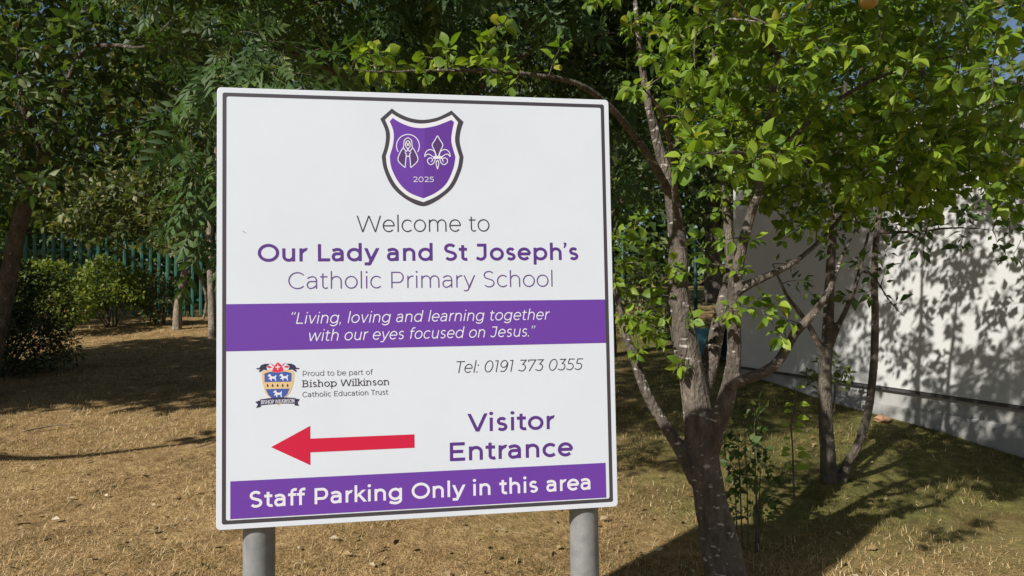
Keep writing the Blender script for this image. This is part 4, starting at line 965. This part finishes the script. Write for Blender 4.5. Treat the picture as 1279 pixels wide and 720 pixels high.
# suckers round the apple trunk
c = at(934, 640, 3.75); z0 = gh(c.x, c.y)
shrub('sucker_shrub', 'thin leafy suckers at the foot of the apple trunk, on its right side', (c.x, c.y), [((c.x, c.y, z0 + .32), (.15, .15, .3), 1), ((c.x - .02, c.y, z0 + .58), (.14, .14, .24), 1)], 150, 'plain', 'dark_leaf', .05, .022, .2, 6, sr=.005)
c = at(1000, 470, 6.6); z0 = gh(c.x, c.y)
shrub('seedling', 'reddish leafy seedling against the foot of the pale wall', (c.x + .25, c.y), [((c.x + .25, c.y, z0 + .38), (.2, .15, .18), 1)], 60, 'plain', 'olive_leaf', .06, .03, .22, 4, cat='plant', sr=.006)
# bright upright shoot
def build_shoot():
    b = at(992, 597, 4.35); b.z = gh(b.x, b.y); root = empty('sapling', b, 'single bright green leafy shoot standing between the two trees', 'plant')
    pts, rad = smooth_path([(b, .006), (at(990, 560, 4.3), .005), (at(988, 530, 4.27), .0045), (at(994, 505, 4.25), .004), (at(992, 484, 4.25), .002)], .04)
    mb = MB(); mb.tube(pts, rad, 6); mb.build('stem', M['grey_bark'], root, True)
    pos = []; dr = []; nm = []; sz = []
    for (px, py, L, an) in ((990, 583, .085, -.3), (1000, 580, .08, .4), (996, 566, .07, 1.3), (988, 566, .07, -1.2), (984, 556, .06, -1.5), (1001, 556, .055, 1.2), (990, 541, .05, .9), (985, 546, .05, -1), (999, 534, .06, 1.2), (985, 531, .055, -1.3), (984, 517, .06, -1.2), (1002, 519, .07, 1.1), (983, 506, .065, -1.2), (998, 508, .06, .9), (990, 490, .05, -.4), (994, 486, .05, .5)):
        p = min(pts, key=lambda q: abs(proj(q)[1] - py)); p = p + Vector((.35 * L * math.sin(an), -.012, 0)); pos.append(tuple(p)); dr.append((math.sin(an), -.35, math.cos(an) * .3 - .15)); nm.append((random.uniform(-.3, .1) - .3, -.6, .7)); sz.append(L)
    link('foliage', leaves_mesh('foliage', 'fine', np.array(pos), np.array(dr), np.array(nm), np.array(sz), M['apple_leaf'], np.full(len(pos), .85)), root)
build_shoot()

# ================================================================== GRASS, LITTER
def build_grass():
    n = 260000; u = RNG.uniform(0, 1, n); y = 3.05 * (15 / 3.05) ** u; x = RNG.uniform(-.78, .78, n) * y
    keep = np.array([not (xx > 3.9 - .34 * (yy - 5.3)) for xx, yy in zip(x, y)]); x = x[keep]; y = y[keep]; n = len(x)
    z = np.array([gh(a, b) for a, b in zip(x, y)]) - .004
    g = np.array([green_at(a, b) for a, b in zip(x, y)])
    cl = np.sin(x * 5.1 + 1.3 * np.sin(y * 3.7)) * np.sin(y * 4.3 + 1.7 * np.sin(x * 2.9))      # tufts
    L = RNG.uniform(.02, .055, n) * (1 + .35 * cl) * (1 + (y - 3) * .04); wd = RNG.uniform(.0018, .0034, n) * (1 + (y - 3) * .12)
    az = RNG.uniform(0, 6.283, n); el = np.where(RNG.uniform(0, 1, n) < .3, RNG.uniform(.6, 1.4, n), RNG.uniform(.08, .7, n))
    d = np.stack([np.cos(az) * np.cos(el), np.sin(az) * np.cos(el), np.sin(el)], 1)
    sd = np.stack([-np.sin(az), np.cos(az), RNG.uniform(-.3, .3, n)], 1)
    p = np.stack([x, y, z], 1); bend = np.stack([np.cos(az), np.sin(az), -.6 * np.ones(n)], 1) * (L * RNG.uniform(0, .35, n))[:, None]
    m1 = p + d * (L * .55)[:, None]; t = p + d * L[:, None] + bend
    V = np.stack([p - sd * wd[:, None] / 2, p + sd * wd[:, None] / 2, m1 + sd * wd[:, None] * .4, m1 - sd * wd[:, None] * .4, t], 1)
    cp = np.sin(x * 1.7 + 2 * np.sin(y * 1.1)) * np.sin(y * 2.1 + 1.5 * np.sin(x * 1.3)); tint = np.clip(RNG.normal(.52, .24, n) + .08 * cl + .26 * cp, 0, 1)
    isg = RNG.uniform(0, 1, n) < np.clip(g * 1.4 + .10 + .10 * cl + .30 * np.clip(-cp, 0, 1), 0, .9)
    c2 = np.sin(x * 2.3 + 2.2 * np.sin(y * 1.9 + .7)) * np.sin(y * 3.1 + 1.9 * np.sin(x * 2.1 + 2)); thin = (c2 > .45) & (RNG.uniform(0, 1, n) < .75)
    for nm, msk, m in (('dry_grass', ~isg & ~thin, 'straw'), ('green_grass', isg & ~thin, 'green_grass')):
        W = V[msk]; k = len(W); me = bpy.data.meshes.new(nm); me.vertices.add(k * 5); me.vertices.foreach_set('co', W.reshape(-1).astype(np.float32))
        base = (np.arange(k) * 5)[:, None]; loops = (np.array([[0, 1, 2, 3, 3, 2, 4]]) + base).reshape(-1)
        me.loops.add(k * 7); me.loops.foreach_set('vertex_index', loops.astype(np.int32)); tot = np.tile([4, 3], k); st = np.concatenate([[0], np.cumsum(tot)[:-1]])
        me.polygons.add(2 * k); me.polygons.foreach_set('loop_start', st.astype(np.int32)); me.polygons.foreach_set('loop_total', tot.astype(np.int32))
        a = me.attributes.new('tint', 'FLOAT', 'FACE'); a.data.foreach_set('value', np.repeat(tint[msk], 2).astype(np.float32))
        me.materials.append(M[m]); me.update(calc_edges=True); o = link(nm, me)
        tag(o, 'short dry straw-coloured grass over the lawn' if nm == 'dry_grass' else 'short green grass blades among the dry turf', 'grass', kind='stuff')
    # fallen leaves
    n = 800; y = 3.1 * (13 / 3.1) ** RNG.uniform(0, 1, n); x = RNG.uniform(-.75, .55, n) * y
    pos = np.array([(a, b, gh(a, b) + .02) for a, b in zip(x, y)]); az = RNG.uniform(0, 6.28, n)
    dr = np.stack([np.cos(az), np.sin(az), RNG.uniform(-.15, .3, n)], 1); nm = np.stack([RNG.normal(0, .35, n), RNG.normal(0, .35, n), np.ones(n)], 1)
    o = link('fallen_leaves', leaves_mesh('fallen_leaves', 'plain', pos, dr, nm, RNG.uniform(.025, .06, n), M['litter'])); tag(o, 'dry fallen leaves scattered over the lawn', 'leaves', kind='stuff')
build_grass()
for lb, a, b in (('thin dry stick lying on the sunlit grass near the left edge', (28, 540, 5.9), (92, 533, 6.1)), ('short dry stick in the shaded grass left of the sign', (62, 448, 9.3), (78, 445, 9.5))):
    p, q = at(*a), at(*b); p.z = gh(p.x, p.y) + .03; q.z = gh(q.x, q.y) + .035; mid = p.lerp(q, .5) + Vector((0, .05, .01))
    o = MB(); pts, rad = smooth_path([(p, .008), (mid, .007), (q, .003)], .05); o.tube(pts, rad, 7); tag(o.build('stick', M['stick'], None, True), lb, 'stick', 'sticks lying on the lawn')
